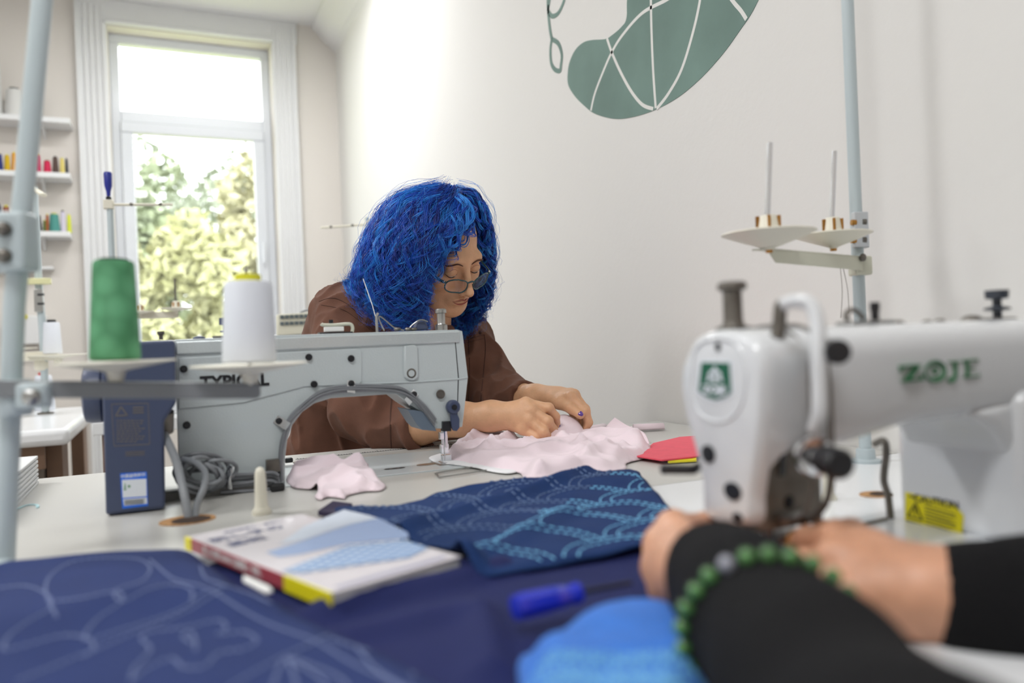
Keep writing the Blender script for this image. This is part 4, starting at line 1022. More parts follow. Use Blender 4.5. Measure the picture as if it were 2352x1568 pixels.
cn = [(-22, 7, 110, 250, 0, tm('white_b', (216, 216, 214)), M_trim, 'white thread cone at the left end of the top shelf, nearly out of frame'),
      (8, 60, 188, 250, 0, tm('white_b', (216, 216, 214)), M_black, 'fat white thread cone with a black core on the top shelf'),
      (62, 96, 186, 252, 0, tm('white_b', (216, 216, 214)), mat('pink_core', (214, 90, 120), .5), 'white thread cone with a pink core on the top shelf'),
      (-14, 8, 345, 386, 1, tm('royal', (32, 48, 122)), M_ycap, 'royal blue thread cone on the middle shelf'),
      (9, 25, 348, 386, 1, tm('gold', (214, 178, 30)), M_ycap, 'golden yellow thread cone beside the royal blue one'),
      (26, 42, 342, 386, 1, tm('orange', (226, 160, 30)), M_ycap, 'orange thread cone on the middle shelf beside the yellow one'),
      (80, 95, 350, 392, 1, tm('magenta', (196, 30, 92)), M_ycap, 'magenta thread cone on the middle shelf beside the pole'),
      (99, 119, 362, 392, 1, tm('crimson', (206, 36, 80)), mat('green_core', (30, 120, 70), .5), 'crimson thread cone with a green core on the middle shelf'),
      (120, 136, 355, 394, 1, tm('brownblack', (84, 66, 60)), M_black, 'brown and black thread cone on the middle shelf'),
      (137, 150, 362, 398, 1, tm('lemon', (226, 208, 120)), M_ycap, 'pale yellow thread cone on the middle shelf'),
      (150, 158, 366, 402, 1, tm('charcoal', (44, 48, 56)), M_black, 'charcoal thread cone at the right end of the middle shelf'),
      (-10, 6, 450, 510, 2, tm('midnight', (24, 30, 70)), M_black, 'midnight blue thread cone on the lower shelf'),
      (5, 26, 455, 512, 2, tm('brown', (146, 88, 66)), M_ycap, 'brown thread cone on the lower shelf'),
      (76, 97, 483, 522, 2, tm('black', (36, 40, 48)), M_ycap, 'black thread cone with a yellow-green base on the lower shelf'),
      (98, 108, 495, 522, 2, tm('olive', (90, 106, 50)), M_ycap, 'short olive thread cone on the lower shelf'),
      (105, 114, 484, 524, 2, tm('rust', (170, 92, 50)), M_ycap, 'rust thread cone on the lower shelf'),
      (112, 139, 482, 524, 2, tm('teal', (76, 146, 138)), M_ycap, 'wide teal thread cone on the lower shelf'),
      (139, 152, 478, 526, 2, tm('lavender', (214, 208, 226)), M_black, 'lavender thread cone with a black core on the lower shelf'),
      (154, 165, 488, 528, 2, tm('lime', (214, 222, 60)), M_ycap, 'lime yellow thread cone at the right end of the lower shelf')]
for a in cn: cone_at(*a)

# ================================================================ background tables and stands
xr_ = -0.25
bt = thing('sewing_table', (-0.9, 3.1, 0), 'white sewing table with brown underframe at the left behind the grey machine', 'table', 'sewing tables')
e = on(165, 960); xe = on(172, 945).x
yb0, yb1 = 2.62, 3.75
xt = on(168, 975, TABLE).x
MB().box((xt - 0.6, (yb0 + yb1) / 2, TABLE - 0.025), (1.2, yb1 - yb0, 0.05)).build('tabletop', M_whiteT, bt, bevel=0.018, bseg=4)
MB().box((xt - 0.62, yb0 + 0.06, TABLE - 0.085), (1.1, 0.02, 0.07)).build('apron', M_wood, bt, bevel=0.002)
for lx, ly in ((xt - 0.06, yb0 + 0.25), (xt - 0.06, yb1 - 0.15), (xt - 1.1, yb0 + 0.25), (xt - 1.1, yb1 - 0.15)):
    MB().box((lx, ly, (TABLE - 0.05) / 2), (0.045, 0.16, TABLE - 0.05)).build('leg', M_wood, bt, bevel=0.003)
MB().box((xt - 0.14, yb0 + 0.2, TABLE - 0.14), (0.11, 0.12, 0.12)).build('control_box', mat('taupe_box', (126, 116, 106), 0.5), bt, bevel=0.004)
MB().box((xt - 0.19, yb0 + 0.14, 0.36), (0.02, 0.04, 0.66)).build('edge_strip', M_woodl, bt, bevel=0.002)
MB().tube(smooth_path([(xt - 0.08, yb0 + 0.2, TABLE - 0.06), (xt - 0.09, yb0 + 0.18, 0.6), (xt - 0.12, yb0 + 0.2, 0.45), (xt - 0.1, yb0 + 0.2, 0.2)], 6), 0.006, 8).build('hanging_cable', M_dcable, bt)
# stand on it
pc = on(105, 950); pc2 = Vector((pc.x, pc.y, TABLE))
dd = (pc - CAM).dot(FWD)
s3 = thing('thread_stand', pc2, 'pale thread stand on the white table at the left, holding a pale grey cone', 'thread stand', 'thread stands')
MB().tube([pc2, P(98, 760, dd), P(88, 640, dd), P(78, 430, dd)], 0.013, 14).build('pole', M_pole, s3)
MB().lathe(pc2, UP, [(0.028, 0), (0.028, 0.005), (0.015, 0.008)], 16).build('pole_foot', M_dsteel, s3)
MB().tube([P(60, 425, dd), P(100, 448, dd - 0.1)], 0.014, 8, flat=0.5).build('thread_guide_bar', M_cream, s3)
MB().box(P(82, 646, dd - 0.02), (0.10, 0.03, 0.022)).build('guide_clamp', mat('yellowed_plastic', (220, 218, 170), .5), s3, bevel=0.003)
MB().box(P(89, 690, dd - 0.015), (0.028, 0.02, 0.085)).build('pole_joint', M_steel, s3, bevel=0.003)
for y in (676, 697): MB().cyl(P(86, y, dd - 0.03), P(102, y, dd - 0.02), 0.004, n=8).build('joint_bolt', M_black, s3)
MB().box(P(78, 818, dd - 0.02), (0.16, 0.03, 0.034)).build('cross_arm', M_cream, s3, bevel=0.003)
MB().lathe(P(95, 838, dd) - UP * 0.02, UP, [(0.02, 0), (0.024, 0.01), (0.024, 0.03), (0.018, 0.04)], 16).build('arm_collar', M_cream, s3)
c = P(133, 815, dd); dish(c, 62 * dd / F_PX, s3, depth=0.1)
c2 = P(42, 800, dd + 0.25); dish(c2, 42 * dd / F_PX, s3, depth=0.1)
cone_things(P(121, 812, dd), 20 * dd / F_PX, 16 * dd / F_PX, 72 * dd / F_PX, T_white, M_black, 'pale grey thread cone on the stand at the left, beside the big green cone', 'thread cones on background stands', cap_h=0.01)
# small cones standing on the background table
for px, py, w, h_, m_, cap_, lab in ((52, 870, 9, 46, tm('sky', (60, 166, 206)), M_ycap, 'sky blue thread cone on the white table behind the foreground pole'), (154, 876, 13, 36, T_white, mat('red_core', (206, 50, 40), .5), 'white thread cone with a red core on the white table'), (2, 880, 8, 50, tm('navyc', (40, 60, 110)), M_ycap, 'dark blue thread cone on the white table at the left edge')):
    d = 4.0
    q = P(px, 800, d); hh = h_ * 2 * d / F_PX
    cone_things((q.x, min(q.y, yb1 - 0.1), TABLE), w * 1.35 * d / F_PX, w * 1.0 * d / F_PX, P(px, py - h_ + 12, d).z - TABLE, m_, cap_, lab, 'thread cones on the white table')
# white box on the far wall
q = onY(66, 758, YW - 0.05)
wb_ = thing('wall_box', (q.x, YW, q.z), 'white switch box on the far wall under the shelves', 'box')
MB().box((q.x, YW - 0.04, q.z), (0.17, 0.08, 0.15)).build('housing', M_trim, wb_, bevel=0.006)
MB().cyl((q.x - 0.01, YW - 0.085, q.z + 0.07), (q.x - 0.01, YW - 0.07, q.z + 0.07), 0.012).build('indicator', M_ycap, wb_)

# far table before the window with a machine and stands
ft_ = desk('sewing_table', -0.20, 1.02, 2.75, 3.35, TABLE, 0.04, M_whiteT, 'white sewing table before the window behind the woman', 'sewing tables', [(-0.15, 2.8), (-0.15, 3.25), (0.9, 2.8), (0.9, 3.25)])
fm = thing('sewing_machine', (0.3, 3.0, TABLE), 'cream sewing machine with a keypad panel on the far table', 'sewing machine', 'industrial sewing machines')
Yk = 2.95
p = [onY(x, y, Yk) for x, y in ((330, 786), (725, 762), (740, 850), (640, 850), (600, 870), (520, 900), (500, 990), (340, 990))]
for q in p[-2:]: q.z = TABLE + 0.001
MB().prism(p, (0, 0.12, 0)).build('arm', M_m2, fm, bevel=0.012)
MB().box(((p[-1].x + p[1].x) / 2, Yk + 0.06, TABLE + 0.004), (p[1].x - p[-1].x, 0.18, 0.008)).build('bed', M_m2, fm, bevel=0.003)
kp = MB().prism([onY(x, y, Yk - 0.03) for x, y in ((638, 722), (725, 716), (728, 764), (638, 770))], (0, 0.05, 0)).build('keypad', mat('cream_panel', (226, 224, 206), 0.5), fm, bevel=0.003)
for r in range(2):
    for k in range(7):
        x = 648 + k * 11; y = 728 - 0.04 * k * 11 + r * 15
        c = onY(x, y, Yk - 0.033)
        MB().box(c, (0.013, 0.004, 0.012)).build('key', mat('key_blue', (90, 190, 220), .5) if (r == 0 and k == 6) else mat('key_grey', (96, 108, 112), .5), kp, smooth=0)
MB().tube(smooth_path([onY(690, 718, Yk), onY(705, 712, Yk), onY(735, 705, Yk)], 4), 0.004, 8).build('keypad_cable', M_cable, fm)
def bg_stand(pxl, Y, top, armpx, army, label, guide=None, dishes=(), r=0.01):
    q = onY(pxl, top, Y)
    t = thing('thread_stand', (q.x, Y, TABLE), label, 'thread stand', 'thread stands')
    MB().tube([(q.x, Y, TABLE), (q.x, Y, q.z)], r, 14).build('pole', M_pole, t)
    MB().lathe((q.x, Y, TABLE), UP, [(r * 2.2, 0), (r * 2.2, 0.005), (r * 1.3, 0.01)], 14).build('pole_foot', M_pole, t)
    if armpx:
        a = onY(pxl - 3 if armpx > pxl else pxl + 3, army, Y); b = onY(armpx, army + (0 if armpx > pxl else 8), Y)
        dirv = (b - a); dirv.z *= 0.3
        m_ = (a + b) / 2
        MB().tube([a, b], 0.008, 8, flat=0.6).build('thread_guide_bar', M_cream, t)
        MB().box(a, (0.03, 0.03, 0.03)).build('guide_clamp', M_cream, t, bevel=0.003)
        for f in (0.35, 0.8): MB().sphere(a.lerp(b, f) - Vector((0, 0.008, 0)), 0.006, 6).build('eyelet', M_dsteel, t)
    for (dx_, dyp, rr, pin) in dishes:
        c = onY(dx_, dyp, Y - 0.02); dish(c, rr * (c - CAM).dot(FWD) / F_PX, t, depth=0.15, neck=0.03)
        if pin: MB().cyl(c, onY(dx_ - 3, pin, Y - 0.02), 0.003, n=8).build('spindle', M_dsteel, t)
    if dishes:
        a = onY(pxl, dishes[0][1] + 12, Y - 0.01); b = onY(dishes[-1][0] + 5, dishes[-1][1] + 12, Y - 0.01)
        MB().box((a + b) / 2, ((b - a).length, 0.02, 0.022)).build('cross_arm', M_cream, t, bevel=0.002)
    return t
s4 = bg_stand(252, 2.9, 462, 397, 470, 'thread stand before the window, left, with a blue tool stuck on top', dishes=((322, 716, 30, 0), (404, 708, 34, 640)))
q = onY(250, 462, 2.9)
sc_ = thing('screwdriver', q, 'dark blue handled tool standing upright on the window stand', 'screwdriver')
MB().lathe(q, UP, [(0.008, 0), (0.009, 0.012), (0.006, 0.016)], 12).build('collar', M_black, sc_)
MB().lathe(q + UP * 0.016, UP, [(0.006, 0), (0.007, 0.015), (0.012, 0.035), (0.013, 0.075), (0.011, 0.08)], 14).build('handle', mat('dark_blue_plastic', (30, 44, 140), 0.35), sc_, smooth=40)
s5 = bg_stand(843, 3.2, 500, 737, 515, 'thread stand by the window corner, its arm showing left of the blue hair', dishes=((765, 720, 30, 0),))
q = onY(765, 713, 3.18); cone_things(q, 0.028, 0.018, onY(765, 668, 3.18).z - q.z, tm('yellow2', (240, 200, 20)), M_ycap, 'bright yellow thread cone showing beyond the brown shoulder', 'thread cones on background stands')

# ================================================================ boards stacked at the left of the grey table
bx = on(92, 1108)
pan = None
M_board = mat('white_board', (236, 238, 238), 0.4); M_bedge = mat('board_edge', (170, 164, 140), 0.8)
for k in range(7):
    z = TABLE + k * 0.0068
    labs = ['lowest', 'second from the bottom', 'third from the bottom', 'middle one', 'third from the top', 'second from the top', 'topmost']
    t = MB().box((bx.x - 0.25, 1.30, z + 0.0024), (0.5, 0.36, 0.0048)).build('white_board', M_board, bevel=0.001)
    t['label'] = 'thin white board in the stack at the left of the table, ' + labs[k]; t['category'] = 'board'; t['group'] = 'stacked white boards'
    if k < 6: MB().box((bx.x - 0.26, 1.30, z + 0.0058), (0.47, 0.345, 0.002)).build('backing', M_bedge, t, smooth=0)
# scrap of pale blue thread on the table
p = [on(x, y, TABLE + 0.001) for x, y in ((33, 1172), (45, 1166), (60, 1160), (76, 1158), (86, 1160), (86, 1165))]
tag(MB().tube(smooth_path(p, 6), 0.0022, 6, flat=0.4).build('thread_scrap', mat('pale_aqua', (186, 222, 226), 0.7)), 'scrap of pale aqua thread on the grey table at the left', 'thread')
# ================================================================ people
from mathutils.bvhtree import BVHTree
def W(x, y, d): return np.array(P(x, y, d))
def chain(p, f, pts, k):                               # pts: [(pos, r), ...] tapered limb
    for (a, ra), (b, rb) in zip(pts[:-1], pts[1:]):
        s = s_cap(p, a, b, ra, rb); f = s if f is None else smin(f, s, k)
    return f
def hand_field(J):
    """J: wrist, mcp[4], fingers[4] (pip, dip, tip), thumb (cmc, mcp, ip, tip), sc: size"""
    sc = J.get('sc', 1.0)
    def f(p):
        w, wr = J['wrist']
        d = None
        for i, m in enumerate(J['mcp']):
            s = s_cap(p, w * 0.9 + m * 0.1, m, 0.0150 * sc, 0.0122 * sc); d = s if d is None else smin(d, s, 0.016 * sc)
        mid = (J['mcp'][1] + J['mcp'][2]) / 2
        d = smin(d, s_cap(p, w, w * 0.4 + mid * 0.6, wr * 0.95, 0.016 * sc), 0.02 * sc)
        c, m, i_, t = J['thumb']
        th = chain(p, None, [(c, 0.0165 * sc), (m, 0.0125 * sc), (i_, 0.0108 * sc), (t, 0.0088 * sc)], 0.006 * sc)
        d = smin(d, th, 0.014 * sc)
        fr = [0.0093, 0.0097, 0.0092, 0.0082]
        for q, (mm, F) in enumerate(zip(J['mcp'], J['fingers'])):
            r = fr[q] * sc
            g = chain(p, None, [(mm, r * 1.18), (F[0], r * 1.08), (F[1], r * 0.95), (F[2], r * 0.82)], 0.004 * sc)
            g = smin(g, s_cap(p, F[0], F[0] + 1e-5, r * 1.14, r * 1.14), 0.004 * sc)
            d = smin(d, g, 0.0045 * sc)
        for mm in J['mcp']:                                # knuckles
            d = smin(d, s_cap(p, mm, mm + 1e-5, 0.0122 * sc, 0.0122 * sc), 0.006 * sc)
        return d
    return f
def bounds(arrs, pad):
    a = np.array(arrs); return a.min(0) - pad, a.max(0) + pad
def allpts(J):
    o = [J['wrist'][0]] + list(J['mcp']) + list(J['thumb'])
    for F in J['fingers']: o += list(F)
    return o
def arm_mesh(J, arm, h, k=0.03):
    hf = hand_field(J)
    def f(p):
        d = hf(p); a = chain(p, None, arm, 0.02)
        return smin(d, a, 0.022)
    lo, hi = bounds(allpts(J) + [a for a, r in arm], 0.05)
    return surfnet(f, lo, hi, h)
def join_arrays(parts):
    vs, fs, b = [], [], 0
    for v, f in parts: vs.append(v); fs.append(f + b); b += len(v)
    return np.concatenate(vs), np.concatenate(fs)
def smooth_verts(v, f, it=2, lam=0.5):
    n = len(v); 
    for _ in range(it):
        acc = np.zeros_like(v); c = np.zeros(n)
        for a in range(4):
            i, j = f[:, a], f[:, (a + 1) % 4]
            np.add.at(acc, i, v[j]); np.add.at(c, i, 1); np.add.at(acc, j, v[i]); np.add.at(c, j, 1)
        v = v * (1 - lam) + lam * acc / np.maximum(c, 1)[:, None]
    return v

# ---------------------------------------------------------------- the blue-haired woman
person = thing('person', (P(900, 1000, 1.80).x, P(900, 1000, 1.80).y, 0), 'woman with curly blue hair and glasses in a brown shirt, bent over pink cloth', 'person')
fd = (RGT * 0.60 - FWD * 0.56 - UP * 0.57).normalized()
u0 = (UP - fd * UP.dot(fd)).normalized(); xl = fd.cross(u0)
tau = math.radians(13)
ud = (u0 * math.cos(tau) + xl * math.sin(tau)).normalized(); xl = fd.cross(ud).normalized()
HC = P(1016, 583, 1.580)
HS = 0.93
HM = Matrix((xl, fd, ud)).transposed()
HMn = np.array(HM)
def hl(x, y, z): return HC + HM @ (Vector((x, y, z)) * HS)     # head-local metres -> world
def head_field(q):                                             # q already local, unit head
    d = s_ell(q, (0, -0.022, 0.032), (0.074, 0.094, 0.086))
    d = smin(d, s_ell(q, (0, 0.022, -0.040), (0.057, 0.062, 0.074)), 0.035)
    for s in (-1, 1):
        d = smin(d, s_cap(q, (s * 0.050, 0.0, -0.045), (s * 0.020, 0.062, -0.094), 0.018, 0.017), 0.03)
        d = smin(d, s_ell(q, (s * 0.040, 0.052, -0.022), (0.022, 0.022, 0.020)), 0.02)
    d = smin(d, s_ell(q, (0, 0.072, -0.099), (0.019, 0.015, 0.015)), 0.02)
    d = smin(d, s_cap(q, (-0.034, 0.070, 0.026), (0.034, 0.070, 0.026), 0.013, 0.013), 0.018)
    for s in (-1, 1):
        d = smax(d, -s_ell(q, (s * 0.031, 0.100, 0.004), (0.019, 0.022, 0.0125)), 0.012)
        d = smin(d, s_ell(q, (s * 0.031, 0.0720, 0.003), (0.0150, 0.0135, 0.0125)), 0.003)
    d = smin(d, s_cap(q, (0, 0.082, 0.018), (0, 0.107, -0.030), 0.0065, 0.0088), 0.012)
    d = smin(d, s_ell(q, (0, 0.110, -0.034), (0.0095, 0.010, 0.0085)), 0.006)
    for s in (-1, 1):
        d = smin(d, s_ell(q, (s * 0.0115, 0.098, -0.038), (0.0070, 0.0095, 0.0065)), 0.005)
        d = smax(d, -s_ell(q, (s * 0.0065, 0.104, -0.0455), (0.0035, 0.005, 0.003)), 0.003)
    d = smin(d, s_ell(q, (0, 0.078, -0.064), (0.028, 0.016, 0.018)), 0.012)
    d = smin(d, s_cap(q, (-0.018, 0.088, -0.0605), (0, 0.0945, -0.0585), 0.0040, 0.0052), 0.004)
    d = smin(d, s_cap(q, (0.018, 0.088, -0.0605), (0, 0.0945, -0.0585), 0.0040, 0.0052), 0.004)
    d = smin(d, s_cap(q, (-0.013, 0.0875, -0.0705), (0.013, 0.0875, -0.0705), 0.0056, 0.0056), 0.004)
    d = smax(d, -s_cap(q, (-0.021, 0.094, -0.0650), (0.021, 0.094, -0.0650), 0.0016, 0.0016), 0.003)
    d = smax(d, -s_ell(q, (0, 0.098, -0.0815), (0.013, 0.010, 0.004)), 0.006)
    for s in (-1, 1):
        d = smin(d, s_ell(q, (s * 0.076, -0.012, -0.008), (0.008, 0.018, 0.030)), 0.006)
    return d
neck_a = np.array(hl(0, -0.035, -0.06)); neck_b = W(975, 800, 1.70)
def hf_world(p):
    q = (p - np.array(HC)) @ HMn / HS
    d = head_field(q) * HS
    return smin(d, s_cap(p, neck_a, neck_b, 0.050, 0.056), 0.03)
lo, hi = bounds([np.array(HC) - 0.125, np.array(HC) + 0.125, neck_b], 0.0)
hv, hfc = surfnet(hf_world, lo, hi, 0.0020)
hv = smooth_verts(hv, hfc, 1, 0.4)
Rh = dict(wrist=(W(1128, 955, 1.482), 0.0245),
          mcp=[W(1208, 926, 1.458), W(1221, 942, 1.447), W(1216, 964, 1.443), W(1201, 984, 1.447)],
          fingers=[[W(1260, 937, 1.452), W(1276, 956, 1.463), W(1279, 976, 1.478)],
                   [W(1258, 967, 1.437), W(1270, 985, 1.452), W(1268, 1000, 1.470)],
                   [W(1248, 991, 1.430), W(1259, 1004, 1.446), W(1256, 1013, 1.462)],
                   [W(1232, 1004, 1.436), W(1246, 1011, 1.448), W(1247, 1017, 1.462)]],
          thumb=[W(1158, 955, 1.500), W(1205, 968, 1.497), W(1240, 982, 1.492), W(1270, 992, 1.488)], sc=0.92)
armR = [(W(770, 760, 1.68), 0.045), (W(875, 968, 1.60), 0.036), (W(960, 976, 1.545), 0.037), (W(1060, 962, 1.500), 0.030), (W(1128, 955, 1.482), 0.0245)]
Lh = dict(wrist=(W(1226, 914, 1.605), 0.0235),
          mcp=[W(1312, 912, 1.525), W(1318, 907, 1.545), W(1312, 905, 1.567), W(1300, 907, 1.588)],
          fingers=[[W(1344, 944, 1.508), W(1352, 970, 1.512), W(1342, 989, 1.518)],
                   [W(1343, 940, 1.535), W(1348, 966, 1.538), W(1338, 986, 1.538)],
                   [W(1330, 940, 1.565), W(1336, 965, 1.567), W(1330, 982, 1.565)],
                   [W(1312, 940, 1.588), W(1320, 962, 1.588), W(1318, 978, 1.585)]],
          thumb=[W(1252, 914, 1.575), W(1284, 926, 1.532), W(1311, 937, 1.508), W(1333, 953, 1.497)], sc=0.92)
armL = [(W(1065, 790, 1.78), 0.045), (W(1130, 900, 1.745), 0.036), (W(1190, 912, 1.655), 0.030), (W(1226, 914, 1.605), 0.0235)]
bv, bf = join_arrays([(hv, hfc), arm_mesh(Rh, armR, 0.0024), arm_mesh(Lh, armL, 0.0024)])
np_mesh('body', bv, bf, M_skin, person)
# nails
M_nail = mat('purple_nail_varnish', (92, 56, 150), 0.15, coat=0.6)
def nail(J, q, name='fingernail', m=M_nail, thumb=False, up=None, s=1.0, par=None):
    a, b = (J['thumb'][2], J['thumb'][3]) if thumb else (J['fingers'][q][1], J['fingers'][q][2])
    a, b = Vector(a), Vector(b); t = (b - a).normalized()
    up = (up - t * up.dot(t)).normalized(); bn = t.cross(up)
    r = 0.0078 * s if not thumb else 0.0084 * s
    M_ = Matrix((bn, t, up)).transposed()
    return MB().sphere(b + up * r * 0.62 - t * 0.0015, (0.0055 * s, 0.0080 * s, 0.0030 * s), 8, M=M_).build(name, m, par or person)
nail(Lh, 0, thumb=True, up=-FWD * 0.8 + UP * 0.5)
nail(Rh, 0, up=RGT * 0.9 + UP * 0.1 - FWD * 0.3, s=0.9)
nail(Rh, 1, up=RGT * 0.9 + UP * 0.3 - FWD * 0.3, s=0.9)
# face details
def fpath(pts, r, name, m, n=8, flat=1.0, sub=5):
    return MB().tube(smooth_path([hl(*p) for p in pts], sub), [HS * x for x in (r if hasattr(r, '__len__') else [r] * ((len(pts) - 1) * sub + 1))], n, flat=flat).build(name, m, person)
def taper(n, a, b): return [a + (b - a) * math.sin(PI * i / (n - 1)) for i in range(n)]
M_brow = mat('brow_brown', (92, 58, 44), 0.9)
M_lip = mat('lip', (168, 92, 84), 0.35, sss=0.1)
M_lash = mat('eyelash', (28, 20, 18), 0.7)
M_lid = mat('eyelid_shade', (186, 128, 104), 0.5, sss=0.1)
bm_ = BVHTree.FromPolygons([tuple(v) for v in hv], [tuple(int(i) for i in f) for f in hfc])
def snap(x, z, off=0.0006):                             # head-local x,z -> point on the face
    o = hl(x, 0.16, z); dv = (hl(x, 0, z) - o).normalized()
    h, nrm, idx, dist = bm_.ray_cast(o, dv)
    if h is None: return hl(x, 0.09, z)
    return h - dv * off
def spath(pts, r, name, m, n=8, flat=0.5, sub=5, off=0.0006):
    c = smooth_path([Vector((x, 0, z)) for x, z in pts], sub)
    p = [snap(v.x, v.z, off) for v in c]
    return MB().tube(p, [HS * q for q in r(len(p))], n, flat=flat).build(name, m, person)
for s in (-1, 1):
    spath([(s * 0.012, 0.020), (s * 0.026, 0.026), (s * 0.040, 0.024), (s * 0.050, 0.016)], lambda n: taper(n, 0.0014, 0.0042), 'eyebrow', M_brow, flat=0.4)
    # lids almost shut over eyes that look down
    spath([(s * 0.0185, -0.0015), (s * 0.025, -0.0052), (s * 0.032, -0.0064), (s * 0.039, -0.0048), (s * 0.0455, 0.0005)], lambda n: taper(n, 0.0006, 0.0016), 'eyelashes', M_lash, flat=0.7)
    spath([(s * 0.022, -0.0012), (s * 0.031, -0.0030), (s * 0.041, -0.0012)], lambda n: taper(n, 0.0004, 0.0015), 'eye', mat('eye_white', (214, 206, 200), 0.2), off=0.0004)
    spath([(s * 0.028, -0.0030), (s * 0.034, -0.0032)], lambda n: taper(n, 0.0010, 0.0017), 'iris', mat('iris_dark', (40, 28, 22), 0.2), off=0.0010, sub=6)
    spath([(s * 0.018, 0.0050), (s * 0.025, 0.0110), (s * 0.034, 0.0118), (s * 0.044, 0.0060)], lambda n: taper(n, 0.0003, 0.0008), 'eyelid_crease', M_lid, flat=0.6, off=0.0)
spath([(-0.0225, -0.0635), (-0.010, -0.0590), (-0.003, -0.0575), (0, -0.0588), (0.003, -0.0575), (0.010, -0.0590), (0.0225, -0.0635)], lambda n: taper(n, 0.0006, 0.0034), 'lip', M_lip, flat=0.5, off=-0.0004)
spath([(-0.0205, -0.0660), (-0.010, -0.0705), (0, -0.0722), (0.010, -0.0705), (0.0205, -0.0660)], lambda n: taper(n, 0.0006, 0.0042), 'lip', M_lip, flat=0.5, off=-0.0006)
spath([(-0.022, -0.0650), (-0.01, -0.0640), (0, -0.0648), (0.01, -0.0640), (0.022, -0.0650)], lambda n: taper(n, 0.0003, 0.0008), 'mouth_line', mat('mouth_dark', (92, 44, 42), 0.6), flat=0.8, off=0.0002)

# shirt
A = lambda *a: np.array(a, dtype=float)
shR = [(W(792, 738, 1.700), 0.070), (W(800, 800, 1.665), 0.070), (W(850, 935, 1.605), 0.066), (W(905, 978, 1.580), 0.052), (W(962, 978, 1.545), 0.0455)]
shL = [(W(1062, 790, 1.790), 0.060), (W(1100, 850, 1.775), 0.056), (W(1130, 898, 1.745), 0.049), (W(1165, 912, 1.690), 0.042), (W(1203, 914, 1.640), 0.036)]
cutR = W(968, 978, 1.541); cutRn = (W(968, 978, 1.541) - W(905, 978, 1.580)); cutRn /= np.linalg.norm(cutRn)
cutL = W(1206, 914, 1.636); cutLn = (W(1206, 914, 1.636) - W(1165, 912, 1.690)); cutLn /= np.linalg.norm(cutLn)
def shirt_field(p):
    t = chain(p, None, [(W(800, 735, 1.72), 0.072), (W(930, 745, 1.76), 0.080), (W(1060, 788, 1.80), 0.062)], 0.05)
    t = smin(t, s_cap(p, W(915, 800, 1.79), W(895, 1120, 1.90), 0.120, 0.150), 0.06)
    t = smin(t, s_cap(p, W(1000, 860, 1.77), W(1000, 1090, 1.84), 0.085, 0.085), 0.06)
    t = smin(t, s_cap(p, W(770, 800, 1.76), W(735, 1080, 1.82), 0.070, 0.080), 0.06)
    # collar roll
    r = s_cap(p, W(905, 740, 1.66), W(1000, 765, 1.66), 0.042, 0.036)
    t = smin(t, r, 0.03)
    a = chain(p, None, shR, 0.03); b = chain(p, None, shL, 0.03)
    # rolled cuffs
    a = smin(a, s_cap(p, W(930, 978, 1.560), W(966, 978, 1.540), 0.050, 0.050), 0.006)
    a = smax(a, (p - cutR) @ cutRn, 0.004)
    b = smin(b, s_cap(p, W(1185, 914, 1.662), W(1203, 914, 1.640), 0.0385, 0.038), 0.005)
    b = smax(b, (p - cutL) @ cutLn, 0.004)
    # hollow cuffs
    d = smin(smin(t, a, 0.022), b, 0.022)
    rel = (p - W(850, 935, 1.605))
    wr = wob(p * np.array([1, 1, 0.8]), 26, 3) * 0.0055 - (1 - np.abs(wob(p * np.array([1.0, 1.0, 0.55]), 40, 9))) ** 3 * 0.0115 + wob(p, 95, 5) * 0.0008
    d = d + wr
    nk = s_cap(p, neck_a, W(975, 800, 1.70), 0.056, 0.060)
    d = smax(d, -nk, 0.012)
    d = smax(d, -s_cap(p, W(935, 978, 1.555), W(1000, 976, 1.525), 0.040, 0.041), 0.004)
    d = smax(d, -s_cap(p, W(1186, 914, 1.660), W(1230, 914, 1.600), 0.029, 0.030), 0.004)
    return d
lo, hi = bounds([W(640, 1100, 1.7), W(1230, 900, 1.62), W(900, 700, 1.70), W(900, 1100, 2.02), W(740, 1080, 1.60), W(980, 980, 1.48)], 0.055)
lo[2] = 0.60
sv, sf = surfnet(shirt_field, lo, hi, 0.0038)
sv = smooth_verts(sv, sf, 1, 0.4)
shirt = np_mesh('shirt', sv, sf, M_shirt, person)
sb = BVHTree.FromPolygons([tuple(v) for v in sv], [tuple(int(i) for i in f) for f in sf])
def on_shirt(x, y, off=0.0):
    d = ray(x, y).normalized(); h, n_, i, dist = sb.ray_cast(CAM + d * 1.35, d)
    return (h - d * off) if h is not None else None
def seam(pts, r=0.0013, name='seam', m=M_shirtd, sub=6):
    c = [on_shirt(v.x, v.y, 0.0002) for v in smooth_path([Vector((x, y, 0)) for x, y in pts], sub)]
    c = [q for q in c if q is not None]
    out_ = []
    for q in c:
        if out_ and (q - out_[-1]).length > 0.05: break
        out_.append(q)
    if len(out_) > 3: MB().tube(out_, r, 6, flat=0.6).build(name, m, shirt)
seam([(733, 692), (765, 684), (800, 700), (835, 735), (856, 758)])
seam([(738, 700), (790, 712), (835, 745), (850, 757)], 0.0010)
seam([(1074, 778), (1095, 773), (1112, 768)]); seam([(1074, 786), (1095, 781), (1111, 777)], 0.0008)
seam([(1112, 768), (1115, 800), (1110, 860), (1104, 925)]); seam([(1076, 775), (1078, 850), (1076, 925)])
seam([(899, 915), (897, 950), (897, 1000), (899, 1030)], 0.0016)
MB().sphere(on_shirt(1103, 764) or P(1103, 764, 1.7), 0.004, 8).build('button', M_shirtd, shirt)
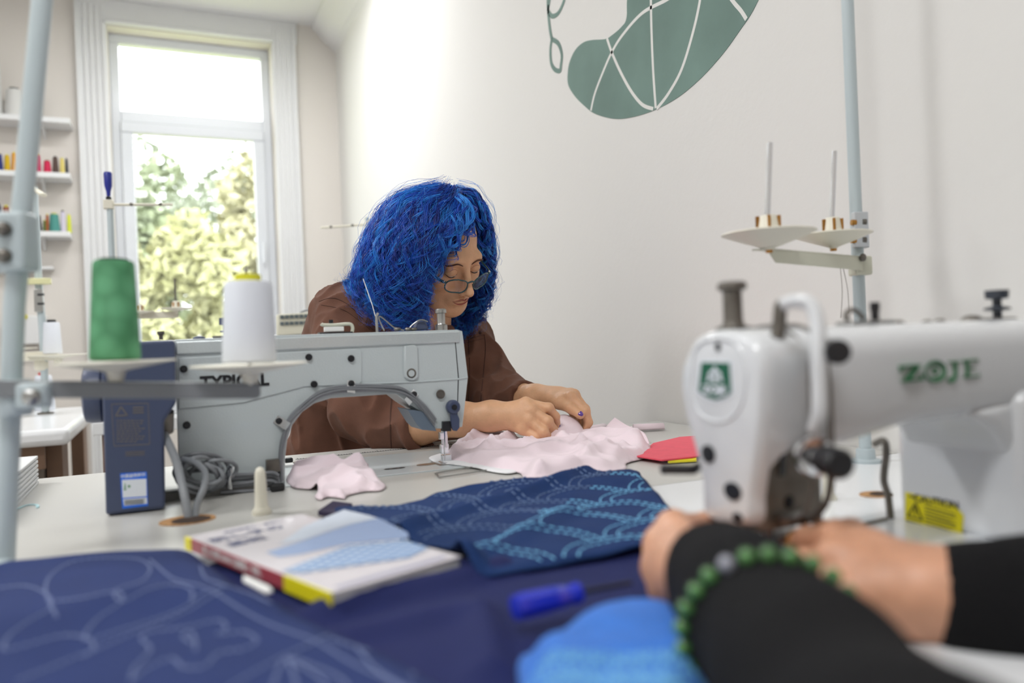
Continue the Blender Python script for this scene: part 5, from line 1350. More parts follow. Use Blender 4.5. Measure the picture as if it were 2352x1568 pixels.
# trousers and legs beneath the table
hipc = A(*P(890, 1000, 1.93)); hipc[2] = 0.56
def trous(p):
    d = s_cap(p, hipc + A(-0.06, 0, 0), hipc + A(0.08, 0, 0), 0.12, 0.12)
    for s in (-0.09, 0.10):
        k_ = hipc + A(s, -0.36, -0.02); ft = hipc + A(s, -0.40, -0.47)
        d = smin(d, s_cap(p, hipc + A(s, 0, 0), k_, 0.085, 0.065), 0.05); d = smin(d, s_cap(p, k_, ft, 0.062, 0.045), 0.03)
    return d
lo, hi = hipc - A(0.3, 0.55, 0.6), hipc + A(0.3, 0.2, 0.2)
tv, tf = surfnet(trous, lo, hi, 0.012)
np_mesh('trousers', tv, tf, mat('dark_denim', (48, 52, 66), 0.9), person)
for s in (-0.09, 0.10):
    MB().sphere(hipc + A(s, -0.45, -0.515), (0.045, 0.11, 0.045), 10).build('shoe', M_black, person)
st = thing('stool', (hipc[0], hipc[1], 0), 'dark stool under the blue-haired woman', 'stool')
MB().lathe((hipc[0], hipc[1], 0.40), UP, [(0.17, 0), (0.18, 0.01), (0.18, 0.03), (0.16, 0.045)], 32).build('seat', M_black, st)
for k in range(4):
    a = PI / 4 + k * PI / 2
    MB().cyl((hipc[0] + 0.19 * math.cos(a), hipc[1] + 0.19 * math.sin(a), 0), (hipc[0] + 0.12 * math.cos(a), hipc[1] + 0.12 * math.sin(a), 0.41), 0.014, n=10).build('leg', M_steel, st)

# hair ---------------------------------------------------------
G = {
 'frA': [(1052, 462, 1.54), (1092, 478, 1.52), (1100, 512, 1.50), (1088, 536, 1.492), (1060, 556, 1.485), (1040, 585, 1.478), (1030, 615, 1.478)],
 'frB': [(1040, 450, 1.54), (1058, 478, 1.50), (1046, 520, 1.48), (1014, 556, 1.466), (990, 600, 1.462), (975, 650, 1.472), (966, 700, 1.490)],
 'G0': [(1050, 448, 1.55), (1026, 500, 1.488), (994, 560, 1.460), (968, 625, 1.458), (956, 680, 1.470), (962, 725, 1.490), (982, 762, 1.52)],
 'G1': [(1040, 440, 1.55), (1000, 490, 1.480), (972, 560, 1.452), (950, 630, 1.452), (944, 690, 1.468), (950, 735, 1.49), (968, 768, 1.52)],
 'G2': [(1030, 436, 1.55), (965, 475, 1.482), (930, 550, 1.452), (912, 630, 1.452), (908, 690, 1.468), (918, 735, 1.49), (935, 760, 1.52)],
 'G3': [(1018, 434, 1.56), (935, 462, 1.50), (890, 535, 1.475), (868, 615, 1.475), (868, 680, 1.49), (880, 722, 1.51), (900, 745, 1.54)],
 'G4': [(1005, 434, 1.58), (912, 462, 1.54), (860, 535, 1.525), (838, 610, 1.525), (832, 665, 1.54), (845, 705, 1.555), (862, 722, 1.57)],
 'G5': [(998, 436, 1.61), (900, 470, 1.61), (852, 540, 1.61), (828, 600, 1.615), (812, 640, 1.625), (800, 640, 1.63), (798, 625, 1.63)],
 'G6': [(1005, 440, 1.64), (905, 480, 1.68), (862, 560, 1.69), (848, 630, 1.69), (850, 690, 1.69), (870, 720, 1.69), (880, 730, 1.69)],
 'R0': [(1045, 440, 1.57), (1085, 448, 1.55), (1108, 490, 1.56), (1116, 530, 1.59), (1119, 580, 1.63), (1117, 630, 1.66), (1108, 680, 1.67)],
 'R1': [(1045, 436, 1.60), (1092, 458, 1.60), (1117, 515, 1.63), (1122, 580, 1.66), (1122, 650, 1.68), (1112, 705, 1.685), (1098, 742, 1.69)],
 'R2': [(1040, 440, 1.64), (1085, 480, 1.67), (1106, 550, 1.69), (1108, 630, 1.70), (1096, 700, 1.70), (1080, 745, 1.70), (1068, 765, 1.70)],
 'R3': [(1030, 445, 1.66), (1060, 500, 1.70), (1075, 580, 1.71), (1075, 660, 1.71), (1065, 720, 1.71), (1050, 760, 1.70), (1040, 780, 1.69)],
}
Gw = {k: np.array([P(*p) for p in smooth_path([Vector(q) for q in v], 5)]) for k, v in G.items()}
chains = [['frB', 'G0', 'G1', 'G2', 'G3', 'G4', 'G5', 'G6'], ['R0', 'R1', 'R2', 'R3'], ['frA', 'frB', 'G0'], ['G6', 'R3']]
wts = [0.66, 0.22, 0.05, 0.07]
cen = np.array(P(985, 600, 1.60))
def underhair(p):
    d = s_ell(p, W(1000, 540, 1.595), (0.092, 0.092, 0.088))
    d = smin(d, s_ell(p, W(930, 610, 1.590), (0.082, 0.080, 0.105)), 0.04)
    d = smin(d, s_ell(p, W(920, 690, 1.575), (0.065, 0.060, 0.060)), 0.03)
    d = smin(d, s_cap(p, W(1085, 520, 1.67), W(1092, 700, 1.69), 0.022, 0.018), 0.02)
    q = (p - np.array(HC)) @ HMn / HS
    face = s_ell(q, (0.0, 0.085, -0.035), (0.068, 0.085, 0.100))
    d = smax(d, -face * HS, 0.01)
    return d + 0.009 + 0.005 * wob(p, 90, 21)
lo, hi = bounds([W(830, 430, 1.47), W(1130, 770, 1.76)], 0.02)
uv_, uf_ = surfnet(underhair, lo, hi, 0.0045)
M_hair4 = mat('blue_hair_gap_shade', (18, 36, 104), 0.6)  # dark under-mass colour, painted-in shade for the gaps between locks
hair_parts_v, hair_parts_f, hair_mi = [], [], []
hr = np.random.default_rng(5); NP = 38
def strands(n_locks, per, rad, curlA, mats_w, spread=0.006, outr=(-0.012, 0.006), lmin=0.7):
    global hb
    for L in range(n_locks):
        ch = chains[hr.choice(len(chains), p=wts)]
        s = hr.uniform(0, len(ch) - 1); i = int(s); fr = s - i
        g = Gw[ch[i]] * (1 - fr) + Gw[ch[min(i + 1, len(ch) - 1)]] * fr
        n = len(g)
        t0 = hr.uniform(0.0, 0.35) if hr.random() < 0.6 else 0.0
        t1 = hr.uniform(max(t0 + 0.4, lmin), 1.0)
        ts = np.linspace(t0, t1, NP) * (n - 1)
        idx = np.minimum(ts.astype(int), n - 2); fr2 = (ts - idx)[:, None]
        base = g[idx] * (1 - fr2) + g[idx + 1] * fr2
        out = base - cen; out /= np.linalg.norm(out, axis=1)[:, None]
        depth = hr.uniform(*outr)
        base = base + out * depth
        tan = np.gradient(base, axis=0); tan /= np.linalg.norm(tan, axis=1)[:, None] + 1e-9
        bn = np.cross(tan, out); bn /= np.linalg.norm(bn, axis=1)[:, None] + 1e-9
        ln = np.linalg.norm(base[-1] - base[0]) + 0.05
        lam = hr.uniform(0.045, 0.095); A_ = curlA * hr.uniform(0.4, 1.3); ph = hr.uniform(0, 6.28); hand = hr.choice([-1.0, 1.0])
        u = np.linspace(0, 1, NP); grow = np.clip(0.25 + u * 1.3, 0, 1.2)[:, None]
        w = (u * ln / lam * 2 * PI + ph)[:, None]
        lock = base + (bn * np.sin(w) * hand + out * np.cos(w) * 0.6) * A_ * grow
        m = int(hr.choice(3, p=mats_w if base[:, 2].mean() < 1.12 else [0.42, 0.40, 0.18]))  # upper locks draw more pale strands, highlights put into the colour
        for k in range(per):
            o = (bn * hr.normal() * spread + out * hr.normal() * spread * 0.5) * (0.35 + 0.65 * np.abs(np.sin(u * hr.uniform(2, 5) + hr.uniform(0, 3))))[:, None]
            A2 = A_ * 0.16 * hr.uniform(0, 1); w2 = w * hr.uniform(1.6, 2.4) + hr.uniform(0, 6)
            pth = lock + o + (bn * np.sin(w2) + out * np.cos(w2)) * A2 * grow
            r = rad * hr.uniform(0.7, 1.3) * np.clip(1.25 - u ** 3, 0.2, 1)[:, None]
            ring = np.stack([pth + out * r, pth - out * r * 0.5 + bn * r * 0.87, pth - out * r * 0.5 - bn * r * 0.87], 1)
            hair_parts_v.append(ring.reshape(-1, 3))
            hair_mi.append(m)
strands(560, 8, 0.00082, 0.0098, [0.42, 0.22, 0.36], spread=0.0030, outr=(-0.020, 0.010))
strands(170, 6, 0.00065, 0.0135, [0.5, 0.3, 0.2], spread=0.0030, outr=(0.0, 0.012), lmin=0.85)
strands(170, 3, 0.00025, 0.015, [0.5, 0.3, 0.2], spread=0.012, outr=(0.0, 0.018), lmin=0.85)
ns = len(hair_parts_v); vs = np.concatenate(hair_parts_v)
q = []
for i in range(NP - 1):
    for a in range(3): q.append((i * 3 + a, i * 3 + (a + 1) % 3, (i + 1) * 3 + (a + 1) % 3, (i + 1) * 3 + a))
q = np.array(q); fs = (q[None] + (np.arange(ns) * NP * 3)[:, None, None]).reshape(-1, 4)
mi = np.repeat(np.array(hair_mi), len(q))
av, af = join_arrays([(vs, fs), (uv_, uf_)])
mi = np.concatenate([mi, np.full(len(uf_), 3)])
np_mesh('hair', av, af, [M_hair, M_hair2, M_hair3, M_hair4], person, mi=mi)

# glasses
gls = thing('eyeglasses', hl(0, 0.10, 0), 'dark green rimmed glasses low on the woman\'s nose', 'glasses')
gz, gy = -0.016, 0.108
for s in (-1, 1):
    rim = []
    for k in range(24):
        t = 2 * PI * k / 24
        x = s * 0.0325 + 0.0245 * math.copysign(abs(math.cos(t)) ** 0.75, math.cos(t)); z = gz + 0.0155 * math.copysign(abs(math.sin(t)) ** 0.8, math.sin(t))
        rim.append(hl(x, gy - 0.010 * (abs(x) / 0.06) ** 2 * 1.6, z + 0.002 * (abs(x) > 0.03)))
    r = MB().tube(rim, 0.0014, 8, closed=True).build('rim', M_bluegreen, gls)
    ln = MB(); ln.add(rim, [tuple(range(24))]); ln.build('lens', M_glass, r, smooth=0, solid=0.0008)
    MB().tube(smooth_path([hl(s * 0.057, gy - 0.014, gz + 0.011), hl(s * 0.064, gy - 0.020, gz + 0.012), hl(s * 0.070, 0.06, gz + 0.013), hl(s * 0.076, -0.005, gz + 0.018), hl(s * 0.078, -0.02, gz + 0.006)], 5), 0.0017, 8, flat=1.6).build('temple', M_bluegreen, gls)
    MB().box(hl(s * 0.0605, gy - 0.016, gz + 0.0125), (0.003, 0.003, 0.004), HM).build('hinge', M_chrome, gls)
MB().tube(smooth_path([hl(-0.010, gy - 0.001, gz + 0.006), hl(0, gy + 0.001, gz + 0.010), hl(0.010, gy - 0.001, gz + 0.006)], 5), 0.0018, 8).build('bridge', M_bluegreen, gls)

# ---------------------------------------------------------------- the person in black at the front
p2 = thing('person', (0.78, 0.02, 0), 'person in black long sleeves with a green bead bracelet, hands at the white machine', 'person')
L2 = dict(wrist=(W(1655, 1335, 0.500), 0.0235),
          mcp=[W(1548, 1208, 0.590), W(1516, 1250, 0.585), W(1512, 1305, 0.572), W(1532, 1356, 0.556)],
          fingers=[[W(1615, 1205, 0.645), W(1665, 1218, 0.660), W(1706, 1236, 0.665)],
                   [W(1560, 1250, 0.645), W(1620, 1262, 0.660), W(1680, 1270, 0.660)],
                   [W(1550, 1305, 0.630), W(1605, 1318, 0.640), W(1650, 1325, 0.640)],
                   [W(1570, 1362, 0.600), W(1610, 1372, 0.610), W(1640, 1375, 0.610)]],
          thumb=[W(1665, 1285, 0.525), W(1680, 1250, 0.570), W(1700, 1240, 0.605), W(1722, 1246, 0.635)], sc=0.95)
a2L = [(W(1655, 1335, 0.500), 0.0235), (W(1720, 1410, 0.440), 0.028), (W(1860, 1568, 0.36), 0.032), (np.array((0.20, 0.10, 0.805)), 0.036), (np.array((0.60, 0.06, 1.06)), 0.05)]
R2 = dict(wrist=(W(2110, 1366, 0.512), 0.0240),
          mcp=[W(1918, 1278, 0.548), W(1925, 1234, 0.570), W(1955, 1230, 0.592), W(2000, 1262, 0.605)],
          fingers=[[W(1850, 1292, 0.572), W(1808, 1290, 0.592), W(1780, 1292, 0.608)],
                   [W(1858, 1240, 0.602), W(1808, 1258, 0.622), W(1772, 1276, 0.634)],
                   [W(1893, 1225, 0.630), W(1850, 1250, 0.648), W(1815, 1272, 0.655)],
                   [W(1935, 1232, 0.640), W(1900, 1258, 0.655), W(1870, 1275, 0.660)]],
          thumb=[W(2010, 1370, 0.520), W(1925, 1362, 0.530), W(1862, 1338, 0.550), W(1812, 1316, 0.572)], sc=0.98)
a2R = [(W(2110, 1366, 0.512), 0.0240), (W(2220, 1375, 0.505), 0.027), (W(2400, 1390, 0.500), 0.031), (np.array((0.72, 0.20, 0.84)), 0.042), (np.array((0.96, 0.06, 1.06)), 0.05)]
h2 = np.array((0.80, 0.08, 1.32))
def p2head(p):
    d = s_ell(p, h2 + A(0, -0.01, 0.03), (0.074, 0.092, 0.085)); d = smin(d, s_ell(p, h2 + A(0, 0.03, -0.045), (0.055, 0.058, 0.072)), 0.03)
    d = smin(d, s_cap(p, h2 + A(0, 0.085, 0.01), h2 + A(0, 0.105, -0.035), 0.007, 0.01), 0.012)
    for s in (-1, 1):
        d = smin(d, s_ell(p, h2 + A(s * 0.074, -0.01, -0.01), (0.008, 0.018, 0.03)), 0.006); d = smax(d, -s_ell(p, h2 + A(s * 0.03, 0.105, 0.0), (0.018, 0.02, 0.011)), 0.01)
    return smin(d, s_cap(p, h2 + A(0, -0.03, -0.06), h2 + A(0, -0.06, -0.24), 0.05, 0.055), 0.03)
bv, bf = join_arrays([arm_mesh(L2, a2L, 0.003), arm_mesh(R2, a2R, 0.003), surfnet(p2head, h2 - A(.12, .15, .3), h2 + A(.12, .15, .15), 0.005)])
np_mesh('body', bv, bf, M_skin2, p2)
for s in (-1, 1): MB().sphere(h2 + A(s * 0.03, 0.078, 0.0), 0.012, 8).build('eye', mat('eye_white', (214, 206, 200), 0.2), p2)
MB().tube([h2 + A(-0.02, 0.088, -0.062), h2 + A(0, 0.094, -0.062), h2 + A(0.02, 0.088, -0.062)], 0.005, 8).build('lip', M_lip, p2)
def h2f(p):
    d = s_ell(p, h2 + A(0, -0.03, 0.04), (0.088, 0.10, 0.095)); d = smin(d, s_cap(p, h2 + A(0, -0.08, 0), h2 + A(0, -0.09, -0.16), 0.06, 0.04), 0.04)
    return smax(d, -s_ell(p, h2 + A(0, 0.09, -0.04), (0.07, 0.09, 0.11)), 0.01)
hv2, hf2 = surfnet(h2f, h2 - A(.14, .2, .25), h2 + A(.14, .15, .17), 0.006)
np_mesh('hair', hv2, hf2, mat('dark_hair', (38, 28, 26), 0.5), p2)
cutA = W(1632, 1310, 0.512); cAn = W(1655, 1335, 0.500) - W(1720, 1410, 0.440); cAn /= np.linalg.norm(cAn)
cutB = W(2148, 1365, 0.511); cBn = W(2150, 1365, 0.511) - W(2260, 1378, 0.504); cBn /= np.linalg.norm(cBn)
def sleeves(p):
    a = chain(p, None, [(W(1650, 1318, 0.508), 0.0275), (W(1672, 1342, 0.490), 0.0280), (W(1704, 1384, 0.462), 0.0300), (W(1742, 1436, 0.432), 0.0335), (W(1858, 1565, 0.372), 0.0380), (np.array((0.20, 0.10, 0.805)), 0.045), (np.array((0.60, 0.0, 1.05)), 0.065)], 0.03)
    a = smax(a, (p - cutA) @ cAn, 0.003)
    a = smax(a, -s_cap(p, W(1655, 1335, 0.5), W(1600, 1290, 0.54), 0.0250, 0.0265), 0.003)
    b = chain(p, None, [(W(2120, 1365, 0.511), 0.0295), (W(2260, 1380, 0.504), 0.0315), (W(2420, 1396, 0.500), 0.036), (np.array((0.72, 0.20, 0.84)), 0.052), (np.array((0.96, 0.05, 1.05)), 0.07)], 0.03)
    b = smax(b, (p - cutB) @ cBn, 0.003)
    b = smax(b, -s_cap(p, W(2160, 1365, 0.511), W(2080, 1360, 0.52), 0.0262, 0.028), 0.003)
    d = smin(a, b, 0.02)
    d = smin(d, s_cap(p, (0.66, 0.0, 1.05), (0.92, 0.0, 1.05), 0.085, 0.085), 0.05)
    d = smin(d, s_cap(p, (0.79, -0.02, 0.95), (0.79, -0.05, 0.60), 0.14, 0.15), 0.08)
    return d + 0.0022 * wob(p, 45, 8) - 0.0025 * np.abs(wob(p, 30, 4))
lo, hi = bounds([W(1560, 1260, 0.53), W(1700, 1500, 0.45), A(0.14, -0.2, 0.5), A(1.05, 0.1, 1.18), A(0.60, 0.5, 0.9)], 0.03)
sv2, sf2 = surfnet(sleeves, lo, hi, 0.0042)
np_mesh('sweater', smooth_verts(sv2, sf2, 1), sf2, M_blacks, p2)
hip2 = A(0.79, -0.08, 0.56)
def trous2(p):
    d = s_cap(p, hip2 + A(-0.06, 0, 0), hip2 + A(0.06, 0, 0), 0.13, 0.13)
    for s in (-0.10, 0.10):
        k_ = hip2 + A(s, 0.38, -0.03); ft = hip2 + A(s, 0.40, -0.47)
        d = smin(d, s_cap(p, hip2 + A(s, 0, 0), k_, 0.085, 0.062), 0.05); d = smin(d, s_cap(p, k_, ft, 0.06, 0.045), 0.03)
    return d
tv, tf = surfnet(trous2, hip2 - A(0.32, 0.2, 0.6), hip2 + A(0.32, 0.55, 0.2), 0.014)
np_mesh('trousers', tv, tf, M_blacks, p2)
for s in (-0.10, 0.10): MB().sphere(hip2 + A(s, 0.45, -0.515), (0.045, 0.11, 0.045), 10).build('shoe', M_black, p2)
st = thing('stool', (hip2[0], hip2[1], 0), 'dark stool under the person in black', 'stool')
MB().lathe((hip2[0], hip2[1], 0.39), UP, [(0.17, 0), (0.18, 0.01), (0.18, 0.03), (0.16, 0.04)], 32).build('seat', M_black, st)
for k in range(4):
    a = PI / 4 + k * PI / 2
    MB().cyl((hip2[0] + 0.19 * math.cos(a), hip2[1] + 0.19 * math.sin(a), 0), (hip2[0] + 0.12 * math.cos(a), hip2[1] + 0.12 * math.sin(a), 0.40), 0.014, n=10).build('leg', M_steel, st)
# bracelet round the sleeve
br = thing('bracelet', P(1720, 1400, 0.44), 'green glass bead bracelet worn over the black sleeve', 'bracelet')
M_bead = mat('green_bead', (70, 122, 60), 0.12, noise=0.3, nscale=90, coat=0.6); M_clear = mat('clear_bead', (150, 152, 164), 0.08, coat=0.6)
bc = W(1772, 1472, 0.416); bx_ = np.array((W(1655, 1335, 0.500) - W(1800, 1500, 0.40))); bx_ /= np.linalg.norm(bx_)
cv = Vector(bc); ax = Vector(bx_); ax = (ax + RGT * 0.25).normalized()
e1 = (UP - ax * UP.dot(ax)).normalized(); e2 = ax.cross(e1)
sleeve_b = BVHTree.FromPolygons([tuple(v) for v in sv2], [tuple(int(i) for i in f) for f in sf2])
nb_ = 26
for k in range(nb_):
    t = 2 * PI * k / nb_
    dv = e1 * math.cos(t) + e2 * math.sin(t)
    h, n_, i_, ds = sleeve_b.ray_cast(cv + dv * 0.09, -dv)
    q = (h + dv * 0.0030) if h is not None else cv + dv * 0.042
    MB().sphere(q, 0.0046, 10).build('bead', M_clear if k in (24,) else M_bead, br)
# rings
M_gold2 = mat('gold', (212, 160, 70), 0.2, metal=1.0)
def ring_on(a, b, f, r, label):
    a, b = Vector(a), Vector(b); c = a.lerp(b, f); t = (b - a).normalized(); x = t.orthogonal().normalized(); y = t.cross(x)
    o = MB().tube([c + (x * math.cos(s) + y * math.sin(s)) * r for s in np.linspace(0, 2 * PI, 24, endpoint=False)], 0.0014, 8, closed=True).build('finger_ring', M_gold2)
    tag(o, label, 'ring', 'gold rings')
ring_on(L2['fingers'][0][0], L2['fingers'][0][1], 0.6, 0.0098, 'gold ring on the left hand of the person in black')
ring_on(R2['fingers'][1][0], R2['fingers'][1][1], 0.5, 0.0100, 'gold ring on the right hand of the person in black')
# ================================================================ cloths, book, screwdriver
def seg_dist(p, poly):                                  # p (N,2), poly (M,2) -> distance to boundary
    d = np.full(len(p), 1e9)
    for i in range(len(poly)):
        a, b = poly[i], poly[(i + 1) % len(poly)]; ba = b - a
        h = np.clip(((p - a) @ ba) / (ba @ ba + 1e-12), 0, 1)
        d = np.minimum(d, np.linalg.norm(p - a - h[:, None] * ba, axis=1))
    return d
def inside(p, poly):
    c = np.zeros(len(p), bool); j = len(poly) - 1
    for i in range(len(poly)):
        xi, yi = poly[i]; xj, yj = poly[j]
        m = ((yi > p[:, 1]) != (yj > p[:, 1])) & (p[:, 0] < (xj - xi) * (p[:, 1] - yi) / (yj - yi + 1e-15) + xi)
        c ^= m; j = i
    return c
def cloth(name, pts, zf, m, step=0.006, thick=0.0012, zref=TABLE + 0.006, stitch=None, smooth_n=4, world=None, sub=0, parent=None):
    bd = [Vector((q[0], q[1], 0)) for q in world] if world else [on(x, y, (zref if len(r) == 0 else r[0])) for x, y, *r in pts]
    bd = smooth_path(bd, smooth_n, True) if smooth_n else bd
    # resample
    o = [bd[0]]
    for q in bd[1:] + [bd[0]]:
        L = (q - o[-1]).length; k = max(1, int(L / step))
        s = o[-1]
        for i in range(1, k + 1): o.append(s.lerp(q, i / k))
    o = o[:-1]
    b2 = np.array([(q.x, q.y) for q in o])
    lo, hi = b2.min(0), b2.max(0)
    gx, gy = np.meshgrid(np.arange(lo[0], hi[0], step), np.arange(lo[1], hi[1], step)); g = np.stack([gx.ravel(), gy.ravel()], 1)
    g = g + (np.arange(len(g)) % 2)[:, None] * 0
    g = g[inside(g, b2)]; g = g[seg_dist(g, b2) > step * 0.55]
    allp = np.concatenate([b2, g]); nb = len(b2)
    res = delaunay_2d_cdt([Vector(q) for q in allp], [(i, (i + 1) % nb) for i in range(nb)], [], 1, 1e-6)
    v2 = np.array([tuple(q) for q in res[0]]); fs = res[2]
    cen_ = np.array([v2[list(f)].mean(0) for f in fs]); keep = inside(cen_, b2)
    dist = seg_dist(v2, b2)
    z = zf(v2, dist)
    mb = MB(); mb.add([(a[0], a[1], c) for a, c in zip(v2, z)], [tuple(f) for f, k in zip(fs, keep) if k])
    me_n = mb.n
    ob = mb.build(name, m, parent, smooth=180, solid=0)
    for p_ in ob.data.polygons: pass
    # make faces point up, thickness downwards
    bmx = bmesh.new(); bmx.from_mesh(ob.data)
    for f in bmx.faces:
        if f.normal.z < 0: f.normal_flip()
    bmx.to_mesh(ob.data); bmx.free()
    md = ob.modifiers.new('thickness', 'SOLIDIFY'); md.thickness = thick; md.offset = -1
    return ob, b2
def dashes(ob_name, paths, zf, b2, mats, mi_f, L=0.0032, gap=0.0022, w=0.0006, parent=None, lift=0.0004, margin=0.003, sf=0):
    """short running stitches following the cloth; joined in one mesh under the cloth"""
    mb = MB(); n = 0
    for path in paths:
        c = np.array(path); seg = np.linalg.norm(np.diff(c, axis=0), axis=1); cum = np.concatenate([[0], np.cumsum(seg)])
        s = 0.0
        while s + L < cum[-1]:
            pts_ = [np.array([np.interp(s + L * k / 2, cum, c[:, 0]), np.interp(s + L * k / 2, cum, c[:, 1])]) for k in range(3)]
            a = np.array(pts_)
            if inside(a, b2).all() and seg_dist(a, b2).min() > margin:
                z = zf(a, seg_dist(a, b2)) + lift
                mb.tube([Vector((a[k][0], a[k][1], z[k])) for k in range(3)], w, 4, mi=mi_f(a[1]), flat=0.7); n += 1
            s += L + gap
    return mb.build(ob_name, mats, parent, smooth=0, fix=False)
def n2(v, s, seed): return wob(np.concatenate([v, np.zeros((len(v), 1))], 1), s, seed)
def sm(x): x = np.clip(x, 0, 1); return x * x * (3 - 2 * x)
def ax2(x, y, z=TABLE): q = on(x, y, z); return np.array([q.x, q.y])
def fold_line(v, a, b, w, h, soft=1.0):                  # ridge along a segment
    ba = b - a; t = np.clip(((v - a) @ ba) / (ba @ ba), -0.05, 1.05); d = np.linalg.norm(v - a - t[:, None] * ba, axis=1)
    return h * np.exp(-(d / w) ** 2)

# --- plain navy cloth lying under everything in the front middle
def z_mid(v, d):
    z = TABLE + 0.0024 + 0.004 * sm(d / 0.03) * (1 + n2(v, 16, 31)) * 0.5
    z += fold_line(v, ax2(760, 1420), ax2(1140, 1330), 0.014, 0.012) + fold_line(v, ax2(1110, 1440), ax2(1130, 1560), 0.012, 0.012) + fold_line(v, ax2(1010, 1330), ax2(1480, 1262), 0.012, 0.010) + fold_line(v, ax2(700, 1500), ax2(1060, 1420), 0.016, 0.008)
    return z
mid, bmid = cloth('navy_cloth', [(470, 1300), (560, 1280), (760, 1285), (1000, 1290), (1120, 1288), (1300, 1268), (1470, 1240), (1560, 1250), (1600, 1330), (1650, 1480), (1700, 1640), (1300, 1700), (700, 1680), (520, 1500)], z_mid, M_navy2, step=0.007)
tag(mid, 'plain navy cloth under the book and the screwdriver', 'cloth', 'blue fabrics')
# --- foreground cloth with wandering stitching
def z_left(v, d):
    z = TABLE + 0.011 + 0.006 * sm(d / 0.02) + 0.0035 * n2(v, 13, 41) * sm(d / 0.05)
    z += fold_line(v, ax2(60, 1330), ax2(420, 1290), 0.02, 0.007) + fold_line(v, ax2(300, 1430), ax2(760, 1420), 0.03, 0.006)
    return z
lc, bl = cloth('stitched_cloth', [(-120, 1312), (0, 1292), (90, 1284), (200, 1272), (330, 1263), (430, 1258), (468, 1276), (520, 1312), (560, 1345), (640, 1385), (760, 1430), (900, 1492), (1000, 1545), (1110, 1590), (1180, 1680), (900, 1760), (300, 1800), (-200, 1750)], z_left, M_navy3, step=0.006, zref=TABLE + 0.017)
tag(lc, 'indigo cloth with pale wandering stitches, bottom left foreground', 'cloth', 'blue fabrics')
pl = [[(345, 1290), (390, 1330), (450, 1360), (510, 1385), (570, 1410), (640, 1440), (720, 1470), (800, 1515), (900, 1560), (960, 1600)],
      [(130, 1420), (105, 1360), (120, 1320), (180, 1290), (300, 1285), (345, 1310), (320, 1350), (265, 1380), (285, 1395), (340, 1375), (400, 1360), (440, 1375), (440, 1395)],
      [(-20, 1350), (60, 1345), (110, 1370), (115, 1400), (60, 1430), (20, 1460), (10, 1490), (60, 1480), (140, 1460), (200, 1465), (215, 1490), (180, 1510)],
      [(130, 1385), (200, 1385), (270, 1380), (280, 1395), (230, 1420), (200, 1450), (200, 1470), (270, 1450), (340, 1430), (420, 1405), (480, 1375), (560, 1345)],
      [(40, 1560), (130, 1525), (220, 1490), (330, 1445), (440, 1405), (520, 1370)],
      [(300, 1560), (310, 1530), (345, 1490), (325, 1465), (350, 1450), (430, 1440), (500, 1425), (520, 1440), (500, 1455), (560, 1450), (590, 1470), (560, 1490), (500, 1500), (470, 1530), (420, 1530), (395, 1510), (340, 1530), (300, 1560)],
      [(440, 1475), (420, 1460), (440, 1450), (450, 1485), (440, 1500)],
      [(470, 1620), (560, 1560), (640, 1515), (720, 1475), (760, 1445)],
      [(620, 1600), (640, 1540), (660, 1515), (720, 1530), (790, 1560), (800, 1600)], [(660, 1515), (680, 1570), (670, 1610)], [(660, 1515), (740, 1560), (760, 1610)],
      [(460, 1290), (475, 1330), (540, 1350), (620, 1380), (720, 1405), (760, 1430)],
      [(820, 1470), (850, 1520), (910, 1560), (990, 1590)], [(760, 1460), (860, 1475), (960, 1530)]]
paths = []
for l in pl:
    c = smooth_path([Vector((*ax2(x, y, TABLE + 0.018), 0)) for x, y in l], 8); paths.append([(q.x, q.y) for q in c])
dashes('stitching', paths, z_left, bl, [M_st_w], lambda a: 0, L=0.0040, gap=0.0018, w=0.0010, parent=lc)
# --- book
bz = TABLE + 0.0095
A0 = on(428, 1232, bz + 0.0118); B0 = on(762, 1362, bz + 0.0118); C0 = on(1003, 1262, bz + 0.0118)
ex = (B0 - A0); ex.z = 0; Lb = ex.length; ex.normalize(); ey = Vector((-ex.y, ex.x, 0)); Wb = (C0 - B0).dot(ey)
bk = thing('book', Vector((A0.x, A0.y, bz)), 'paperback craft book with a red spine and checked cloth cover', 'book')
RB = Matrix((ex, ey, UP)).transposed()
def bb(mbx, x0, x1, y0, y1, z0, z1, mi=0):
    c = Vector((A0.x, A0.y, bz)) + ex * (x0 + x1) / 2 + ey * (y0 + y1) / 2 + UP * (z0 + z1) / 2
    return mbx.box(c, (x1 - x0, y1 - y0, z1 - z0), RB, mi)
th_ = 0.0118
bb(MB(), 0.001, Lb - 0.001, 0.001, Wb - 0.001, 0.0008, th_ - 0.0008).build('pages', mat('page_edges', (214, 216, 214), 0.8), bk, bevel=0.0008)
cov = bb(MB(), 0, Lb, 0, Wb, th_ - 0.0008, th_).build('cover', mat('cover_pale', (228, 222, 226), 0.22, coat=0.3), bk, smooth=0)
bb(MB(), 0, Lb, 0, Wb, 0, 0.0008).build('back_cover', mat('cover_pale', (228, 222, 226), 0.22), bk, smooth=0)
sp_ = bb(MB(), 0, Lb, -0.0012, 0.0006, 0, th_).build('spine', mat('spine_red', (172, 74, 84), 0.35), bk, bevel=0.0005)
for u0_, u1_ in ((-0.0002, Lb * 0.055), (Lb * 0.74, Lb + 0.0002)): bb(MB(), u0_, u1_, -0.0018, 0.0006, -0.0002, th_ + 0.0002).build('spine_band', mat('band_yellow', (232, 220, 20), 0.4), sp_, smooth=0)
O_ = Vector((A0.x, A0.y, bz))
text_mesh('spine_title', '刺し子の基礎 SASHIKO 伝統模様と一目刺し', 0.0085, M_paper, sp_, frame(O_ + ex * Lb * 0.38 - ey * 0.0014 + UP * th_ * 0.5, ex, UP), 0.0001, 0.0001, sx=0.72)
tz_ = O_ + UP * (th_ + 0.0003)
